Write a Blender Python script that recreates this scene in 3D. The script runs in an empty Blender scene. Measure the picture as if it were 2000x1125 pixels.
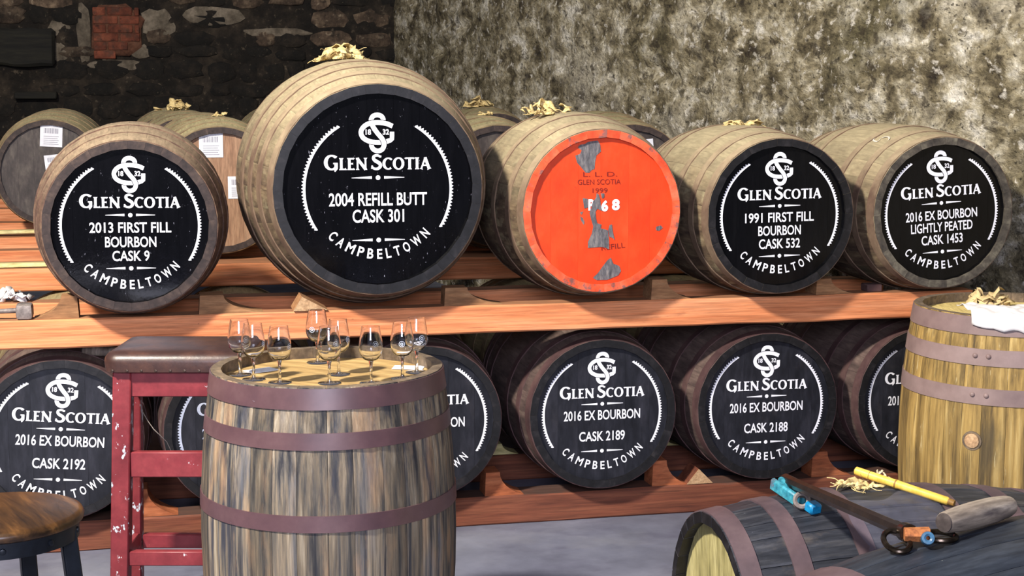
import bpy, bmesh, math, random
from mathutils import Vector, Matrix, noise, Euler

scene = bpy.context.scene
COL = scene.collection
PI = math.pi
rnd = random.Random(7)

# ------------------------------------------------------------------ camera
cam_d = bpy.data.cameras.new('camera')
cam = bpy.data.objects.new('camera', cam_d)
COL.objects.link(cam)
cam.location = (0, 0, 1.63)
cam.rotation_euler = (math.radians(90 - 7.567), 0, math.radians(-12.6))
cam_d.sensor_width = 36.0
cam_d.lens = 54.0
cam_d.clip_start = 0.05
scene.camera = cam

# ------------------------------------------------------------------ view + world
scene.view_settings.view_transform = 'Standard'
scene.view_settings.look = 'None'
scene.view_settings.gamma = 1.0
scene.view_settings.use_curve_mapping = False
scene.view_settings.exposure = 0.1
world = bpy.data.worlds.new('dim_room_air')
scene.world = world
world.use_nodes = True
world.node_tree.nodes['Background'].inputs[0].default_value = (0.62, 0.66, 0.85, 1)
world.node_tree.nodes['Background'].inputs[1].default_value = 0.16

# ------------------------------------------------------------------ lights
def area(name, loc, target, size, size_y, power, color):
    d = bpy.data.lights.new(name, 'AREA')
    d.shape = 'RECTANGLE'
    d.size = size
    d.size_y = size_y
    d.energy = power
    d.color = color
    o = bpy.data.objects.new(name, d)
    COL.objects.link(o)
    o.location = loc
    o.rotation_euler = (Vector(target) - Vector(loc)).to_track_quat('-Z', 'Y').to_euler()
    return o

# warm warehouse floodlight high on the left, in front of the rack
area('warm_floodlight', (-2.5, 2.1, 4.8), (2.4, 6.6, 1.0), 0.40, 0.40, 800, (1.0, 0.93, 0.82))
# daylight through the tall panes of the doorway behind the visitor
for i, dx in enumerate((-0.75, 0.0, 0.75)):
    area('doorway_daylight', (-0.55 + dx, -2.4, 2.75), (0.9 + dx * 0.4, 5.0, 0.7), 0.42, 1.9, 125, (0.78, 0.81, 1.0))


# ------------------------------------------------------------------ materials
def lin(c):
    out = []
    for v in c:
        v = v / 255.0
        out.append(v / 12.92 if v <= 0.04045 else ((v + 0.055) / 1.055) ** 2.4)
    return (out[0], out[1], out[2], 1.0)

MATS = {}

def mat(name, cols, scale=(4, 4, 4), detail=6, rough=0.7, bump=0.2, bscale=None, dist=0.002, jit=0.0,
        layers=(), dust=None, metal=0.0, spec=0.4, coat=0.0, ramp=(0.3, 0.7), coord='Object', distort=0.0, rvar=0.0, grit=0.22, gritk=3.3):
    """cols: list of srgb colours along a noise ramp. layers: (scale, lo, hi, colour, amount). dust: (colour, lo, hi, amount)"""
    m = bpy.data.materials.new(name)
    m.use_nodes = True
    nt = m.node_tree
    N = nt.nodes
    L = nt.links
    bs = N['Principled BSDF']
    bs.inputs['Roughness'].default_value = rough
    bs.inputs['Metallic'].default_value = metal
    bs.inputs['Specular IOR Level'].default_value = spec
    bs.inputs['Coat Weight'].default_value = coat
    bs.inputs['Coat Roughness'].default_value = 0.12
    tc = N.new('ShaderNodeTexCoord')
    oi = N.new('ShaderNodeObjectInfo')
    mul = N.new('ShaderNodeMath')
    mul.operation = 'MULTIPLY'
    mul.inputs[1].default_value = 43.0
    L.new(oi.outputs['Random'], mul.inputs[0])
    add = N.new('ShaderNodeVectorMath')
    add.operation = 'ADD'
    L.new(tc.outputs[coord], add.inputs[0])
    L.new(mul.outputs[0], add.inputs[1])

    def noise_node(sc, det=detail, dis=distort):
        mp = N.new('ShaderNodeMapping')
        mp.inputs['Scale'].default_value = sc if isinstance(sc, (tuple, list)) else (sc, sc, sc)
        L.new(add.outputs[0], mp.inputs['Vector'])
        t = N.new('ShaderNodeTexNoise')
        t.inputs['Scale'].default_value = 1.0
        t.inputs['Detail'].default_value = det
        t.inputs['Roughness'].default_value = 0.62
        t.inputs['Distortion'].default_value = dis
        L.new(mp.outputs[0], t.inputs['Vector'])
        return t

    def map_range(src, lo, hi, a=0.0, b=1.0):
        r = N.new('ShaderNodeMapRange')
        r.inputs[1].default_value = lo
        r.inputs[2].default_value = hi
        r.inputs[3].default_value = a
        r.inputs[4].default_value = b
        L.new(src, r.inputs[0])
        return r.outputs[0]

    base = noise_node(scale)
    rp = N.new('ShaderNodeValToRGB')
    el = rp.color_ramp.elements
    n = len(cols)
    while len(el) < n:
        el.new(0.5)
    for i, c in enumerate(cols):
        el[i].position = ramp[0] + (ramp[1] - ramp[0]) * i / max(1, n - 1)
        el[i].color = lin(c)
    L.new(base.outputs['Fac'], rp.inputs[0])
    colour = rp.outputs[0]

    def mix(fac, a, bcol):
        mx = N.new('ShaderNodeMix')
        mx.data_type = 'RGBA'
        L.new(fac, mx.inputs[0])
        L.new(a, mx.inputs[6])
        if isinstance(bcol, tuple):
            mx.inputs[7].default_value = lin(bcol)
        else:
            L.new(bcol, mx.inputs[7])
        return mx.outputs[2]

    for (sc, lo, hi, c, amt) in layers:
        t = noise_node(sc)
        colour = mix(map_range(t.outputs['Fac'], lo, hi, 0, amt), colour, c)
    if dust:
        g = N.new('ShaderNodeNewGeometry')
        sp = N.new('ShaderNodeSeparateXYZ')
        L.new(g.outputs['Normal'], sp.inputs[0])
        t = noise_node(9.0)
        ad = N.new('ShaderNodeMath')
        ad.operation = 'MULTIPLY_ADD'
        ad.inputs[1].default_value = 0.7
        L.new(t.outputs['Fac'], ad.inputs[0])
        L.new(sp.outputs['Z'], ad.inputs[2])
        colour = mix(map_range(ad.outputs[0], dust[1], dust[2], 0, dust[3]), colour, dust[0])
    if bump and grit:
        hv = N.new('ShaderNodeHueSaturation')
        t = noise_node(tuple(v * gritk for v in (scale if isinstance(scale, (tuple, list)) else (scale,) * 3)))
        L.new(map_range(t.outputs['Fac'], .36, .64, 1 - grit, 1 + grit), hv.inputs['Value'])
        L.new(colour, hv.inputs['Color'])
        colour = hv.outputs[0]
    if jit:
        hv = N.new('ShaderNodeHueSaturation')
        L.new(map_range(oi.outputs['Random'], 0, 1, 1 - jit, 1 + jit), hv.inputs['Value'])
        L.new(colour, hv.inputs['Color'])
        colour = hv.outputs[0]
    L.new(colour, bs.inputs['Base Color'])
    if rvar:
        t = noise_node((14, 14, 14))
        L.new(map_range(t.outputs['Fac'], 0.3, 0.7, max(0.03, rough - rvar), rough + rvar), bs.inputs['Roughness'])
    if bump:
        src = noise_node(bscale) if bscale is not None else base
        bp = N.new('ShaderNodeBump')
        bp.inputs['Strength'].default_value = bump
        bp.inputs['Distance'].default_value = dist
        L.new(src.outputs['Fac'], bp.inputs['Height'])
        L.new(bp.outputs[0], bs.inputs['Normal'])
    MATS[name] = m
    return m

# long grain runs along local Y for staves and X for beams
mat('upper_stave', [(66, 50, 39), (98, 80, 60), (130, 112, 85)], (26, 4, 26), jit=0.12, rough=0.9, ramp=(.34, .66), grit=.16,
    layers=[((9, 4, 9), .48, .66, (60, 44, 35), .65), ((14, 9, 14), .56, .64, (156, 146, 114), .5), ((5, 3, 5), .56, .68, (92, 88, 62), .5)],
    dust=((174, 160, 127), 0.45, 1.2, .86), bump=.4, dist=.002)
mat('upper_hoop', [(88, 66, 54), (108, 87, 70), (124, 105, 84)], (9, 9, 9), rough=.85, grit=.12,
    dust=((172, 154, 124), 0.5, 1.25, .86), bump=.15)
mat('cask_nine_stave', [(70, 50, 42), (94, 70, 58), (116, 94, 74)], (24, 3, 24), jit=.10, rough=.85,
    dust=((156, 138, 112), 0.6, 1.4, .75), bump=.3)
mat('lower_stave', [(56, 44, 42), (78, 62, 58), (100, 84, 76)], (26, 4, 26), jit=.10, rough=.8,
    layers=[((60, 60, 60), .72, .76, (190, 185, 180), .5)], dust=((116, 98, 88), 0.6, 1.5, .5), bump=.25)
mat('lower_hoop', [(58, 40, 41), (76, 54, 54), (92, 70, 66)], (7, 7, 7), grit=0.12, rough=.7, bump=.12, spec=.3)
mat('chime_black', [(10, 9, 11), (20, 19, 22), (44, 41, 43)], (22, 22, 22), rough=.5, bump=.3, ramp=(.35, .75))
mat('chime_brown', [(36, 28, 28), (52, 41, 39), (74, 60, 53)], (22, 22, 22), rough=.7, bump=.3)
mat('chime_dusty', [(44, 40, 38), (76, 70, 62), (112, 106, 92)], (18, 18, 18), rough=.7, bump=.3)
mat('gloss_black_paint', [(4, 4, 6), (8, 8, 11)], (20, 20, 3), rough=.09, bump=.5, bscale=(70, 70, 40), dist=.0005,
    layers=[((150, 150, 50), .68, .72, (150, 150, 165), .8)], spec=.4)
mat('satin_black_paint', [(5, 5, 7), (10, 10, 12)], (20, 20, 3), rough=.2, bump=.15, bscale=(40, 40, 24), spec=.3)
mat('worn_black_paint', [(20, 21, 27), (30, 31, 38), (44, 44, 52)], (16, 16, 5), rough=.42, bump=.2, bscale=(50, 50, 14),
    layers=[((9, 9, 7), .58, .75, (56, 52, 54), .45)], spec=.35)
mat('white_lettering', [(222, 222, 232), (240, 240, 246)], (30, 30, 30), rough=.5, bump=0)
mat('faded_lettering', [(150, 158, 186), (190, 196, 214)], (40, 40, 40), rough=.5, bump=0)
mat('red_paint', [(206, 56, 19), (218, 66, 24), (226, 78, 36)], (7, 7, 5), grit=0.05, rough=.42, bump=.25, bscale=(22, 22, 14), dist=.003,
    layers=[((70, 70, 50), .70, .74, (150, 36, 16), .6)])
mat('red_chime', [(206, 66, 32), (226, 86, 48), (236, 110, 78)], (9, 9, 9), rough=.6, bump=.3,
    layers=[((26, 26, 26), .56, .64, (112, 84, 80), .85)])
mat('bare_grey_wood', [(66, 66, 70), (96, 94, 98), (128, 122, 120)], (90, 90, 24), rough=.8, bump=.3)
mat('stencil_dark', [(110, 22, 8), (140, 30, 12)], (50, 50, 50), rough=.6, bump=0)
mat('rear_head_dark', [(44, 38, 36), (60, 52, 50), (86, 78, 72)], (20, 20, 8), rough=.6, bump=.2)
mat('rear_head_brown', [(116, 86, 66), (144, 110, 86), (160, 128, 102)], (40, 40, 5), rough=.75, bump=.2)
mat('rear_stave', [(96, 84, 58), (122, 108, 76), (140, 127, 92)], (36, 3, 36), jit=.12, rough=.9,
    dust=((156, 146, 108), .4, 1.3, .85), bump=.3)
mat('rear_hoop', [(86, 68, 50), (118, 98, 72), (140, 122, 92)], (9, 9, 9), rough=.85, dust=((160, 148, 112), .5, 1.4, .8), bump=.15)
mat('paper', [(206, 206, 214), (226, 226, 234)], (20, 20, 20), rough=.8, bump=0)
mat('print_grey', [(120, 120, 134), (150, 150, 160)], (90, 90, 90), rough=.8, bump=0)
mat('orange_beam', [(184, 104, 62), (212, 134, 88), (226, 154, 110)], (1.6, 34, 40), rough=.75, bump=.35, distort=.35,
    layers=[((1.1, 9, 9), .58, .76, (160, 84, 50), .55), ((3, 90, 130), .58, .68, (150, 84, 54), .5), ((34, 60, 90), .70, .75, (74, 42, 28), .6),
            ((2.2, 5, 5), .66, .74, (110, 62, 44), .6)], dust=((128, 96, 70), 1.0, 1.35, .75))
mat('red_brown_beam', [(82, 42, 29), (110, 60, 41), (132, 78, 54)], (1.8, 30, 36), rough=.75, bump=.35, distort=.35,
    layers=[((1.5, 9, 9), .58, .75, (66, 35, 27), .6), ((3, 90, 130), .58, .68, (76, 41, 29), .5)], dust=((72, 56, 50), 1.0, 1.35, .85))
mat('chock_wood', [(124, 86, 56), (150, 108, 72), (168, 128, 90)], (6, 28, 40), rough=.8, bump=.3, jit=.12)
mat('chock_orange', [(126, 66, 38), (154, 86, 52), (172, 104, 68)], (6, 28, 40), rough=.8, bump=.3, jit=.12)
mat('chock_pale', [(186, 170, 112), (206, 192, 134), (220, 208, 156)], (8, 30, 30), rough=.8, bump=.2)
mat('chock_endgrain', [(150, 116, 84), (176, 142, 106), (190, 160, 124)], (40, 40, 40), rough=.8, bump=.3)
mat('grey_oak_stave', [(36, 36, 41), (82, 77, 71), (114, 101, 84), (140, 129, 112)], (60, 2.0, 60), jit=.34, rough=.7, gritk=2.2,
    layers=[((30, 1.6, 30), .53, .62, (34, 38, 51), .8), ((14, 2.6, 14), .54, .66, (156, 124, 92), .5), ((10, 1.5, 10), .56, .68, (90, 91, 97), .6), ((110, 3, 110), .58, .68, (54, 47, 43), .55)],
    bump=.4, ramp=(.34, .67))
mat('yellow_oak_stave', [(72, 58, 34), (124, 100, 54), (152, 125, 70), (174, 150, 96)], (40, 1.9, 40), jit=.20, rough=.72, gritk=2.2,
    layers=[((20, 1.6, 20), .56, .66, (58, 48, 33), .8), ((7, 2.4, 7), .55, .70, (88, 75, 48), .7), ((60, 6, 60), .65, .70, (200, 184, 140), .6)], bump=.35, ramp=(.31, .69))
mat('oak_head', [(136, 108, 66), (168, 138, 88), (188, 160, 110)], (34, 34, 4), rough=.7, bump=.25, jit=.08,
    layers=[((9, 9, 4), .62, .76, (96, 74, 50), .6)])
mat('yellow_head', [(186, 164, 100), (206, 184, 118), (216, 198, 138)], (34, 34, 4), rough=.7, bump=.2, jit=.06)
mat('pale_cask_head', [(120, 112, 70), (150, 140, 92), (176, 166, 118)], (34, 34, 5), rough=.75, bump=.3, jit=.06,
    layers=[((12, 12, 4), .6, .75, (96, 84, 52), .6)])
mat('lit_mauve_hoop', [(112, 92, 90), (126, 106, 102), (138, 118, 114)], (6, 6, 6), grit=0.07, rough=.55, bump=.08, spec=.4)  # mauve lightened to carry the warm light falling on the yellow barrel's hoops
mat('painted_hoop', [(70, 50, 56), (84, 60, 64), (96, 72, 74)], (6, 6, 6), grit=0.06, rough=.38, bump=.08, spec=.6,
    layers=[((60, 60, 60), .72, .76, (190, 184, 200), .6)])
mat('chime_oak', [(74, 62, 52), (100, 86, 70), (126, 108, 86)], (24, 24, 24), rough=.8, bump=.3)
mat('navy_stave', [(26, 28, 34), (42, 44, 51), (66, 66, 70)], (40, 3, 40), jit=.14, rough=.45, bump=.4,
    layers=[((14, 3, 14), .53, .66, (18, 20, 26), .75), ((9, 5, 9), .58, .68, (84, 76, 70), .5), ((50, 30, 50), .70, .74, (160, 160, 170), .5)])
mat('butt_dark_stave', [(24, 28, 36), (35, 40, 49), (50, 55, 64)], (24, 4, 24), jit=.10, rough=.42, bump=.35,
    layers=[((7, 4, 7), .55, .7, (56, 56, 62), .5), ((46, 46, 46), .71, .74, (190, 200, 190), .7)])
mat('dark_hoop', [(66, 54, 60), (82, 66, 70), (96, 80, 82)], (7, 7, 7), grit=0.1, rough=.55, bump=.12)
mat('stool_paint', [(108, 36, 42), (122, 44, 50), (134, 54, 58)], (12, 12, 12), grit=0.1, rough=.45, bump=.15,
    layers=[((30, 30, 30), .67, .69, (206, 208, 214), .95)])
mat('stool_leg_paint', [(104, 34, 40), (118, 42, 48), (132, 52, 56)], (12, 12, 12), grit=0.1, rough=.45, bump=.15,
    layers=[((24, 24, 15), .60, .62, (196, 204, 214), .95), ((60, 60, 40), .66, .68, (210, 210, 216), .9)])
mat('brown_leather', [(44, 29, 27), (60, 40, 36), (84, 56, 46)], (9, 9, 9), grit=0.08, rough=.38, bump=.25, bscale=(70, 70, 70),
    layers=[((4, 8, 8), .55, .75, (98, 66, 44), .6)], spec=.5)
mat('brass_stud', [(70, 56, 50), (104, 88, 78)], (20, 20, 20), rough=.4, metal=.8, bump=0)
mat('seat_wood', [(34, 22, 12), (66, 43, 21), (104, 70, 36)], (24, 3, 24), rough=.35, bump=.2, distort=.8, ramp=(.3, .70))
mat('black_steel', [(14, 18, 24), (24, 29, 37)], (12, 12, 12), rough=.42, bump=.05, metal=.3)
mat('dark_steel', [(30, 25, 22), (52, 44, 37), (84, 72, 62)], (24, 24, 24), rough=.28, metal=.85, bump=.12)
mat('grey_iron', [(92, 84, 82), (124, 114, 110), (150, 140, 134)], (24, 24, 24), rough=.6, metal=.3, bump=.3)
mat('rusty_iron', [(104, 58, 32), (150, 88, 46), (168, 112, 64)], (60, 60, 60), rough=.8, bump=.3)
mat('blue_enamel', [(30, 92, 112), (52, 134, 152), (84, 160, 170)], (30, 30, 30), rough=.45, bump=.2,
    layers=[((26, 26, 26), .55, .62, (84, 76, 92), .8)])
mat('bright_blue_enamel', [(10, 110, 160), (20, 132, 184)], (30, 30, 30), rough=.4, bump=.1)
mat('bolt_blue', [(40, 76, 104), (56, 96, 126)], (30, 30, 30), rough=.4, bump=.05)
mat('bamboo', [(196, 158, 58), (216, 182, 78), (226, 196, 100)], (40, 40, 5), grit=0.06, rough=.45, bump=.1,
    layers=[((26, 26, 12), .66, .72, (96, 70, 30), .8)])
mat('bamboo_node', [(110, 80, 36), (150, 112, 52)], (40, 40, 40), rough=.6, bump=.2)
mat('weathered_handle', [(84, 74, 66), (126, 114, 102), (156, 144, 130)], (34, 34, 4), rough=.65, bump=.35,
    layers=[((18, 18, 5), .56, .68, (62, 54, 58), .7)], ramp=(.33, .67))
mat('hessian', [(176, 150, 98), (206, 182, 126), (226, 206, 156)], (60, 60, 60), rough=.95, bump=.6)
mat('hessian_grey', [(150, 132, 104), (186, 168, 136), (204, 190, 160)], (60, 60, 60), rough=.95, bump=.6)
mat('white_cloth', [(206, 202, 200), (226, 222, 222)], (12, 12, 12), grit=0.04, rough=.95, bump=.15)
mat('tan_cloth', [(184, 160, 112), (204, 182, 136)], (20, 20, 20), grit=0.1, rough=.95, bump=.3)
mat('concrete_floor', [(84, 87, 102), (105, 108, 124), (124, 127, 142)], (1.8, 1.8, 1.8), grit=0.1, rough=.6, bump=.08, bscale=(40, 40, 40),
    layers=[((3, 5, 3), .52, .72, (80, 80, 98), .7), ((1.2, 2, 1), .55, .7, (136, 137, 144), .5), ((80, 80, 80), .72, .75, (196, 196, 204), .7)], detail=9)
mat('eroded_plaster', [(54, 45, 33), (106, 96, 72), (148, 137, 110), (190, 181, 158), (232, 226, 212)], (4.6, 4.6, 7.5), rough=.95,
    detail=15, distort=.25, ramp=(.33, .67), bump=1.0, bscale=(24, 24, 44), dist=.03, grit=.3, gritk=5,
    layers=[((.8, .8, 1.2), .52, .68, (92, 86, 58), .65), ((1.3, 1.3, 1.6), .54, .66, (206, 198, 180), .5), ((9, 9, 13), .56, .63, (54, 45, 32), .75),
            ((13, 13, 17), .57, .64, (230, 223, 209), .75), ((34, 34, 50), .60, .65, (26, 20, 13), .8), ((16, 16, 8), .61, .67, (36, 29, 20), .55)])
mat('wall_mortar', [(13, 11, 8), (30, 25, 20), (60, 51, 41)], (5, 5, 5), rough=.95, detail=13, bump=1.0, bscale=(22, 22, 22), dist=.02,
    layers=[((20, 20, 20), .60, .68, (104, 92, 76), .6)])
mat('pale_mortar', [(70, 62, 52), (104, 94, 80), (136, 124, 108)], (8, 8, 8), rough=.95, detail=12, bump=.8, bscale=(26, 26, 26), dist=.012,
    layers=[((10, 10, 10), .60, .72, (46, 39, 31), .6)])
mat('soot_stone', [(12, 10, 8), (24, 20, 15), (44, 36, 28)], (8, 8, 8), rough=.9, detail=12, bump=.9, bscale=(22, 22, 22), dist=.015, jit=.3,
    layers=[((34, 34, 34), .62, .70, (96, 86, 70), .55)])
mat('brown_stone', [(36, 29, 22), (74, 60, 48), (122, 104, 84)], (9, 9, 9), rough=.9, detail=12, bump=.9, bscale=(22, 22, 22), dist=.015, jit=.4,
    layers=[((20, 20, 20), .58, .68, (150, 134, 112), .6), ((12, 12, 12), .56, .66, (26, 21, 16), .7)])
mat('brick_bed', [(62, 40, 30), (92, 58, 42), (112, 78, 60)], (12, 12, 12), rough=.95, bump=.5)
mat('old_brick', [(78, 40, 28), (112, 58, 40), (134, 76, 54)], (7, 7, 7), rough=.9, detail=10, bump=.5, jit=.16,
    layers=[((9, 9, 9), .50, .64, (74, 54, 44), .8), ((20, 20, 20), .58, .68, (46, 30, 25), .7)])
mat('charred_timber', [(14, 13, 10), (26, 24, 18), (38, 36, 26)], (2, 20, 20), rough=.85, bump=.4)
mat('chalk', [(196, 190, 176), (214, 208, 196)], (60, 60, 60), rough=.9, bump=0)
mat('wire', [(120, 110, 100), (150, 140, 130)], (40, 40, 40), rough=.5, bump=0)
mat('etched_glass', [(176, 186, 206), (196, 206, 222)], (60, 60, 60), rough=.6, bump=0)

g = bpy.data.materials.new('clear_glass')
g.use_nodes = True
gb = g.node_tree.nodes['Principled BSDF']
gb.inputs['Base Color'].default_value = (0.97, 0.98, 1.0, 1)
gb.inputs['Roughness'].default_value = 0.0
gb.inputs['IOR'].default_value = 1.5
gb.inputs['Transmission Weight'].default_value = 1.0
MATS['clear_glass'] = g
M = MATS


# ------------------------------------------------------------------ helpers
def mesh(name, verts, faces, mats=(), midx=None, smooth=True, sharp=38):
    me = bpy.data.meshes.new(name)
    me.from_pydata([tuple(v) for v in verts], [], faces)
    for mm in mats:
        me.materials.append(MATS[mm])
    if midx:
        me.polygons.foreach_set('material_index', midx)
    me.validate()
    if smooth:
        me.polygons.foreach_set('use_smooth', [True] * len(me.polygons))
        me.set_sharp_from_angle(angle=math.radians(sharp))
    me.update()
    return me

def obj(name, me, parent=None, loc=(0, 0, 0), rot=(0, 0, 0)):
    o = bpy.data.objects.new(name, me)
    COL.objects.link(o)
    o.location = loc
    o.rotation_euler = rot
    if parent:
        o.parent = parent
    return o

def tag(o, label, cat, group=None):
    o['label'] = label
    o['category'] = cat
    if group:
        o['group'] = group
    return o

def thing(name, label, cat, loc, rot=(0, 0, 0), group=None):
    return tag(obj(name, None, None, loc, rot), label, cat, group)

def structure(o):
    o['kind'] = 'structure'
    return o

def bm_mesh(name, bm, mats, smooth=True, sharp=38):
    me = bpy.data.meshes.new(name)
    bmesh.ops.recalc_face_normals(bm, faces=bm.faces)
    bm.to_mesh(me)
    bm.free()
    for mm in mats:
        me.materials.append(MATS[mm])
    if smooth:
        me.polygons.foreach_set('use_smooth', [True] * len(me.polygons))
        me.set_sharp_from_angle(angle=math.radians(sharp))
    return me

def box_mesh(name, size, mats, bevel=.004, cuts=0, jitter=0.0, seg=1, centre=(0, 0, 0)):
    bm = bmesh.new()
    bmesh.ops.create_cube(bm, size=1.0)
    bmesh.ops.scale(bm, vec=size, verts=bm.verts)
    if cuts:
        ax = max(range(3), key=lambda i: size[i])
        ed = [e for e in bm.edges if abs((e.verts[0].co - e.verts[1].co)[ax]) > size[ax] * .9]
        bmesh.ops.subdivide_edges(bm, edges=ed, cuts=cuts)
    if bevel:
        ed = [e for e in bm.edges if len(e.link_faces) == 2 and e.calc_face_angle(0) > .5]
        bmesh.ops.bevel(bm, geom=ed, offset=bevel, segments=seg, affect='EDGES', profile=.6)
    if jitter:
        for v in bm.verts:
            n = noise.noise_vector(v.co * 7 + Vector((size[0] * 13, 3, size[1])))
            v.co += n * jitter
    bmesh.ops.translate(bm, vec=centre, verts=bm.verts)
    return bm_mesh(name, bm, mats)

def lathe(name, prof, mats, n=32, axis='Z', closed=False, sharp=38):
    """prof: list of (r, h). Optionally joins last to first profile point."""
    vs, fs = [], []
    k = len(prof)
    for i in range(n):
        a = 2 * PI * i / n
        for r, h in prof:
            if axis == 'Z':
                vs.append((r * math.cos(a), r * math.sin(a), h))
            else:
                vs.append((r * math.sin(a), h, r * math.cos(a)))
    for i in range(n):
        j = (i + 1) % n
        for q in range(k if closed else k - 1):
            w = (q + 1) % k
            fs.append((i * k + q, j * k + q, j * k + w, i * k + w))
    bm = bmesh.new()
    bv = [bm.verts.new(v) for v in vs]
    for f in fs:
        bm.faces.new([bv[i] for i in f])
    bmesh.ops.remove_doubles(bm, verts=bm.verts, dist=1e-6)
    return bm_mesh(name, bm, mats, sharp=sharp)

def tube(name, pts, radii, mats, n=10, cap=True):
    pts = [Vector(p) for p in pts]
    if not isinstance(radii, (list, tuple)):
        radii = [radii] * len(pts)
    vs, fs = [], []
    for i, p in enumerate(pts):
        t = (pts[min(i + 1, len(pts) - 1)] - pts[max(i - 1, 0)]).normalized()
        up = Vector((0, 0, 1)) if abs(t.z) < .9 else Vector((1, 0, 0))
        x = t.cross(up).normalized()
        y = x.cross(t)
        for k in range(n):
            a = 2 * PI * k / n
            vs.append(p + (x * math.cos(a) + y * math.sin(a)) * radii[i])
    for i in range(len(pts) - 1):
        for k in range(n):
            l = (k + 1) % n
            fs.append((i * n + k, i * n + l, (i + 1) * n + l, (i + 1) * n + k))
    if cap:
        fs.append(tuple(range(n - 1, -1, -1)))
        fs.append(tuple(range((len(pts) - 1) * n, len(pts) * n)))
    return mesh(name, vs, fs, mats)

# ------------------------------------------------------------------ flat painted lettering
TXT = {}

def text_flat(s, bold=0.0):
    key = (s, bold)
    if key in TXT:
        return TXT[key]
    cu = bpy.data.curves.new('lettering_source', 'FONT')
    cu.body = s
    cu.size = 1.0
    cu.offset = bold
    cu.resolution_u = 4
    cu.fill_mode = 'FRONT'
    o = bpy.data.objects.new('lettering_source', cu)
    COL.objects.link(o)
    me = bpy.data.meshes.new_from_object(o)
    vs = [(v.co.x, v.co.y) for v in me.vertices]
    fs = [tuple(p.vertices) for p in me.polygons]
    bpy.data.objects.remove(o)
    bpy.data.curves.remove(cu)
    bpy.data.meshes.remove(me)
    TXT[key] = (vs, fs)
    return TXT[key]

class Flat:
    """2D painted shapes in head units; layers stand a fraction of a millimetre proud of each other"""
    def __init__(self):
        self.v, self.f, self.m = [], [], []

    def _add(self, pts, faces, layer, mi):
        b = len(self.v)
        self.v += [(p[0], p[1], layer) for p in pts]
        self.f += [tuple(b + i for i in f) for f in faces]
        self.m += [mi] * len(faces)

    def ribbon(self, pts, w, layer=0, mi=0):
        n = len(pts)
        if not isinstance(w, (list, tuple)):
            w = [w] * n
        out = []
        for i, p in enumerate(pts):
            a = Vector(pts[max(i - 1, 0)])
            b = Vector(pts[min(i + 1, n - 1)])
            t = (b - a).normalized()
            nx, ny = -t.y, t.x
            out += [(p[0] + nx * w[i] / 2, p[1] + ny * w[i] / 2), (p[0] - nx * w[i] / 2, p[1] - ny * w[i] / 2)]
        self._add(out, [(2 * i, 2 * i + 1, 2 * i + 3, 2 * i + 2) for i in range(n - 1)], layer, mi)

    def poly(self, pts, layer=0, mi=0):
        self._add(pts, [tuple(range(len(pts)))], layer, mi)

    def text(self, s, cx, cy, w, h, layer=0, mi=0, bold=.012, rot=0.0):
        vs, fs = text_flat(s, bold)
        xs = [v[0] for v in vs]
        ys = [v[1] for v in vs]
        x0, x1, y0, y1 = min(xs), max(xs), min(ys), max(ys)
        sy = h / (y1 - y0)
        sx = w / (x1 - x0) if w else sy * .72
        c, sn = math.cos(rot), math.sin(rot)
        pts = []
        for v in vs:
            x = (v[0] - (x0 + x1) / 2) * sx
            y = (v[1] - (y0 + y1) / 2) * sy
            pts.append((cx + x * c - y * sn, cy + x * sn + y * c))
        self._add(pts, fs, layer, mi)

    def build(self, name, mats, unit, rot, y0, parent, loc=(0, 0, 0)):
        c, s = math.cos(rot), math.sin(rot)
        vs = [((x * c - z * s) * unit, y0 - .0007 - l * .00025, (x * s + z * c) * unit) for (x, z, l) in self.v]
        me = mesh(name, vs, self.f, mats, self.m, smooth=False)
        return obj(name, me, parent, loc)

def text_words(s, cx, cy, w, h, bold=.0, rot=.0, layer=0):
    """one Flat for each word of a centred line"""
    full = Flat()
    full.text(s, cx, cy, w, h, layer, bold=bold, rot=rot)
    par = list(range(len(full.v)))
    def find(i):
        while par[i] != i:
            par[i] = par[par[i]]
            i = par[i]
        return i
    for f in full.f:
        for i in f[1:]:
            par[find(i)] = find(f[0])
    ca, sa = math.cos(rot), math.sin(rot)
    along = [(v[0] - cx) * ca + (v[1] - cy) * sa for v in full.v]
    comps = {}
    for i in range(len(full.v)):
        comps.setdefault(find(i), []).append(i)
    spans = sorted((min(along[i] for i in c), max(along[i] for i in c), k) for k, c in comps.items())
    gap = h * .17
    groups, right = [], None
    for a, b, k in spans:
        if right is None or a - right > gap:
            groups.append([])
            right = b
        groups[-1].append(k)
        right = max(right, b)
    out = []
    for gr in groups:
        ks = set(gr)
        fl = Flat()
        fl.v = full.v
        fl.f = [f for f in full.f if find(f[0]) in ks]
        used = sorted({i for f in fl.f for i in f})
        ix = {i: n for n, i in enumerate(used)}
        fl.v = [full.v[i] for i in used]
        fl.f = [tuple(ix[i] for i in f) for f in fl.f]
        fl.m = [0] * len(fl.f)
        out.append(fl)
    return out

def smooth_path(pts, k=8):
    """Catmull-Rom through pts"""
    out = []
    P = [Vector(p) for p in pts]
    P = [P[0] * 2 - P[1]] + P + [P[-1] * 2 - P[-2]]
    for i in range(1, len(P) - 2):
        for j in range(k):
            t = j / k
            a, b, c, d = P[i - 1], P[i], P[i + 1], P[i + 2]
            q = .5 * ((2 * b) + (c - a) * t + (2 * a - 5 * b + 4 * c - d) * t * t + (3 * b - a - 3 * c + d) * t ** 3)
            out.append(tuple(q))
    out.append(tuple(P[-2]))
    return out

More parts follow.
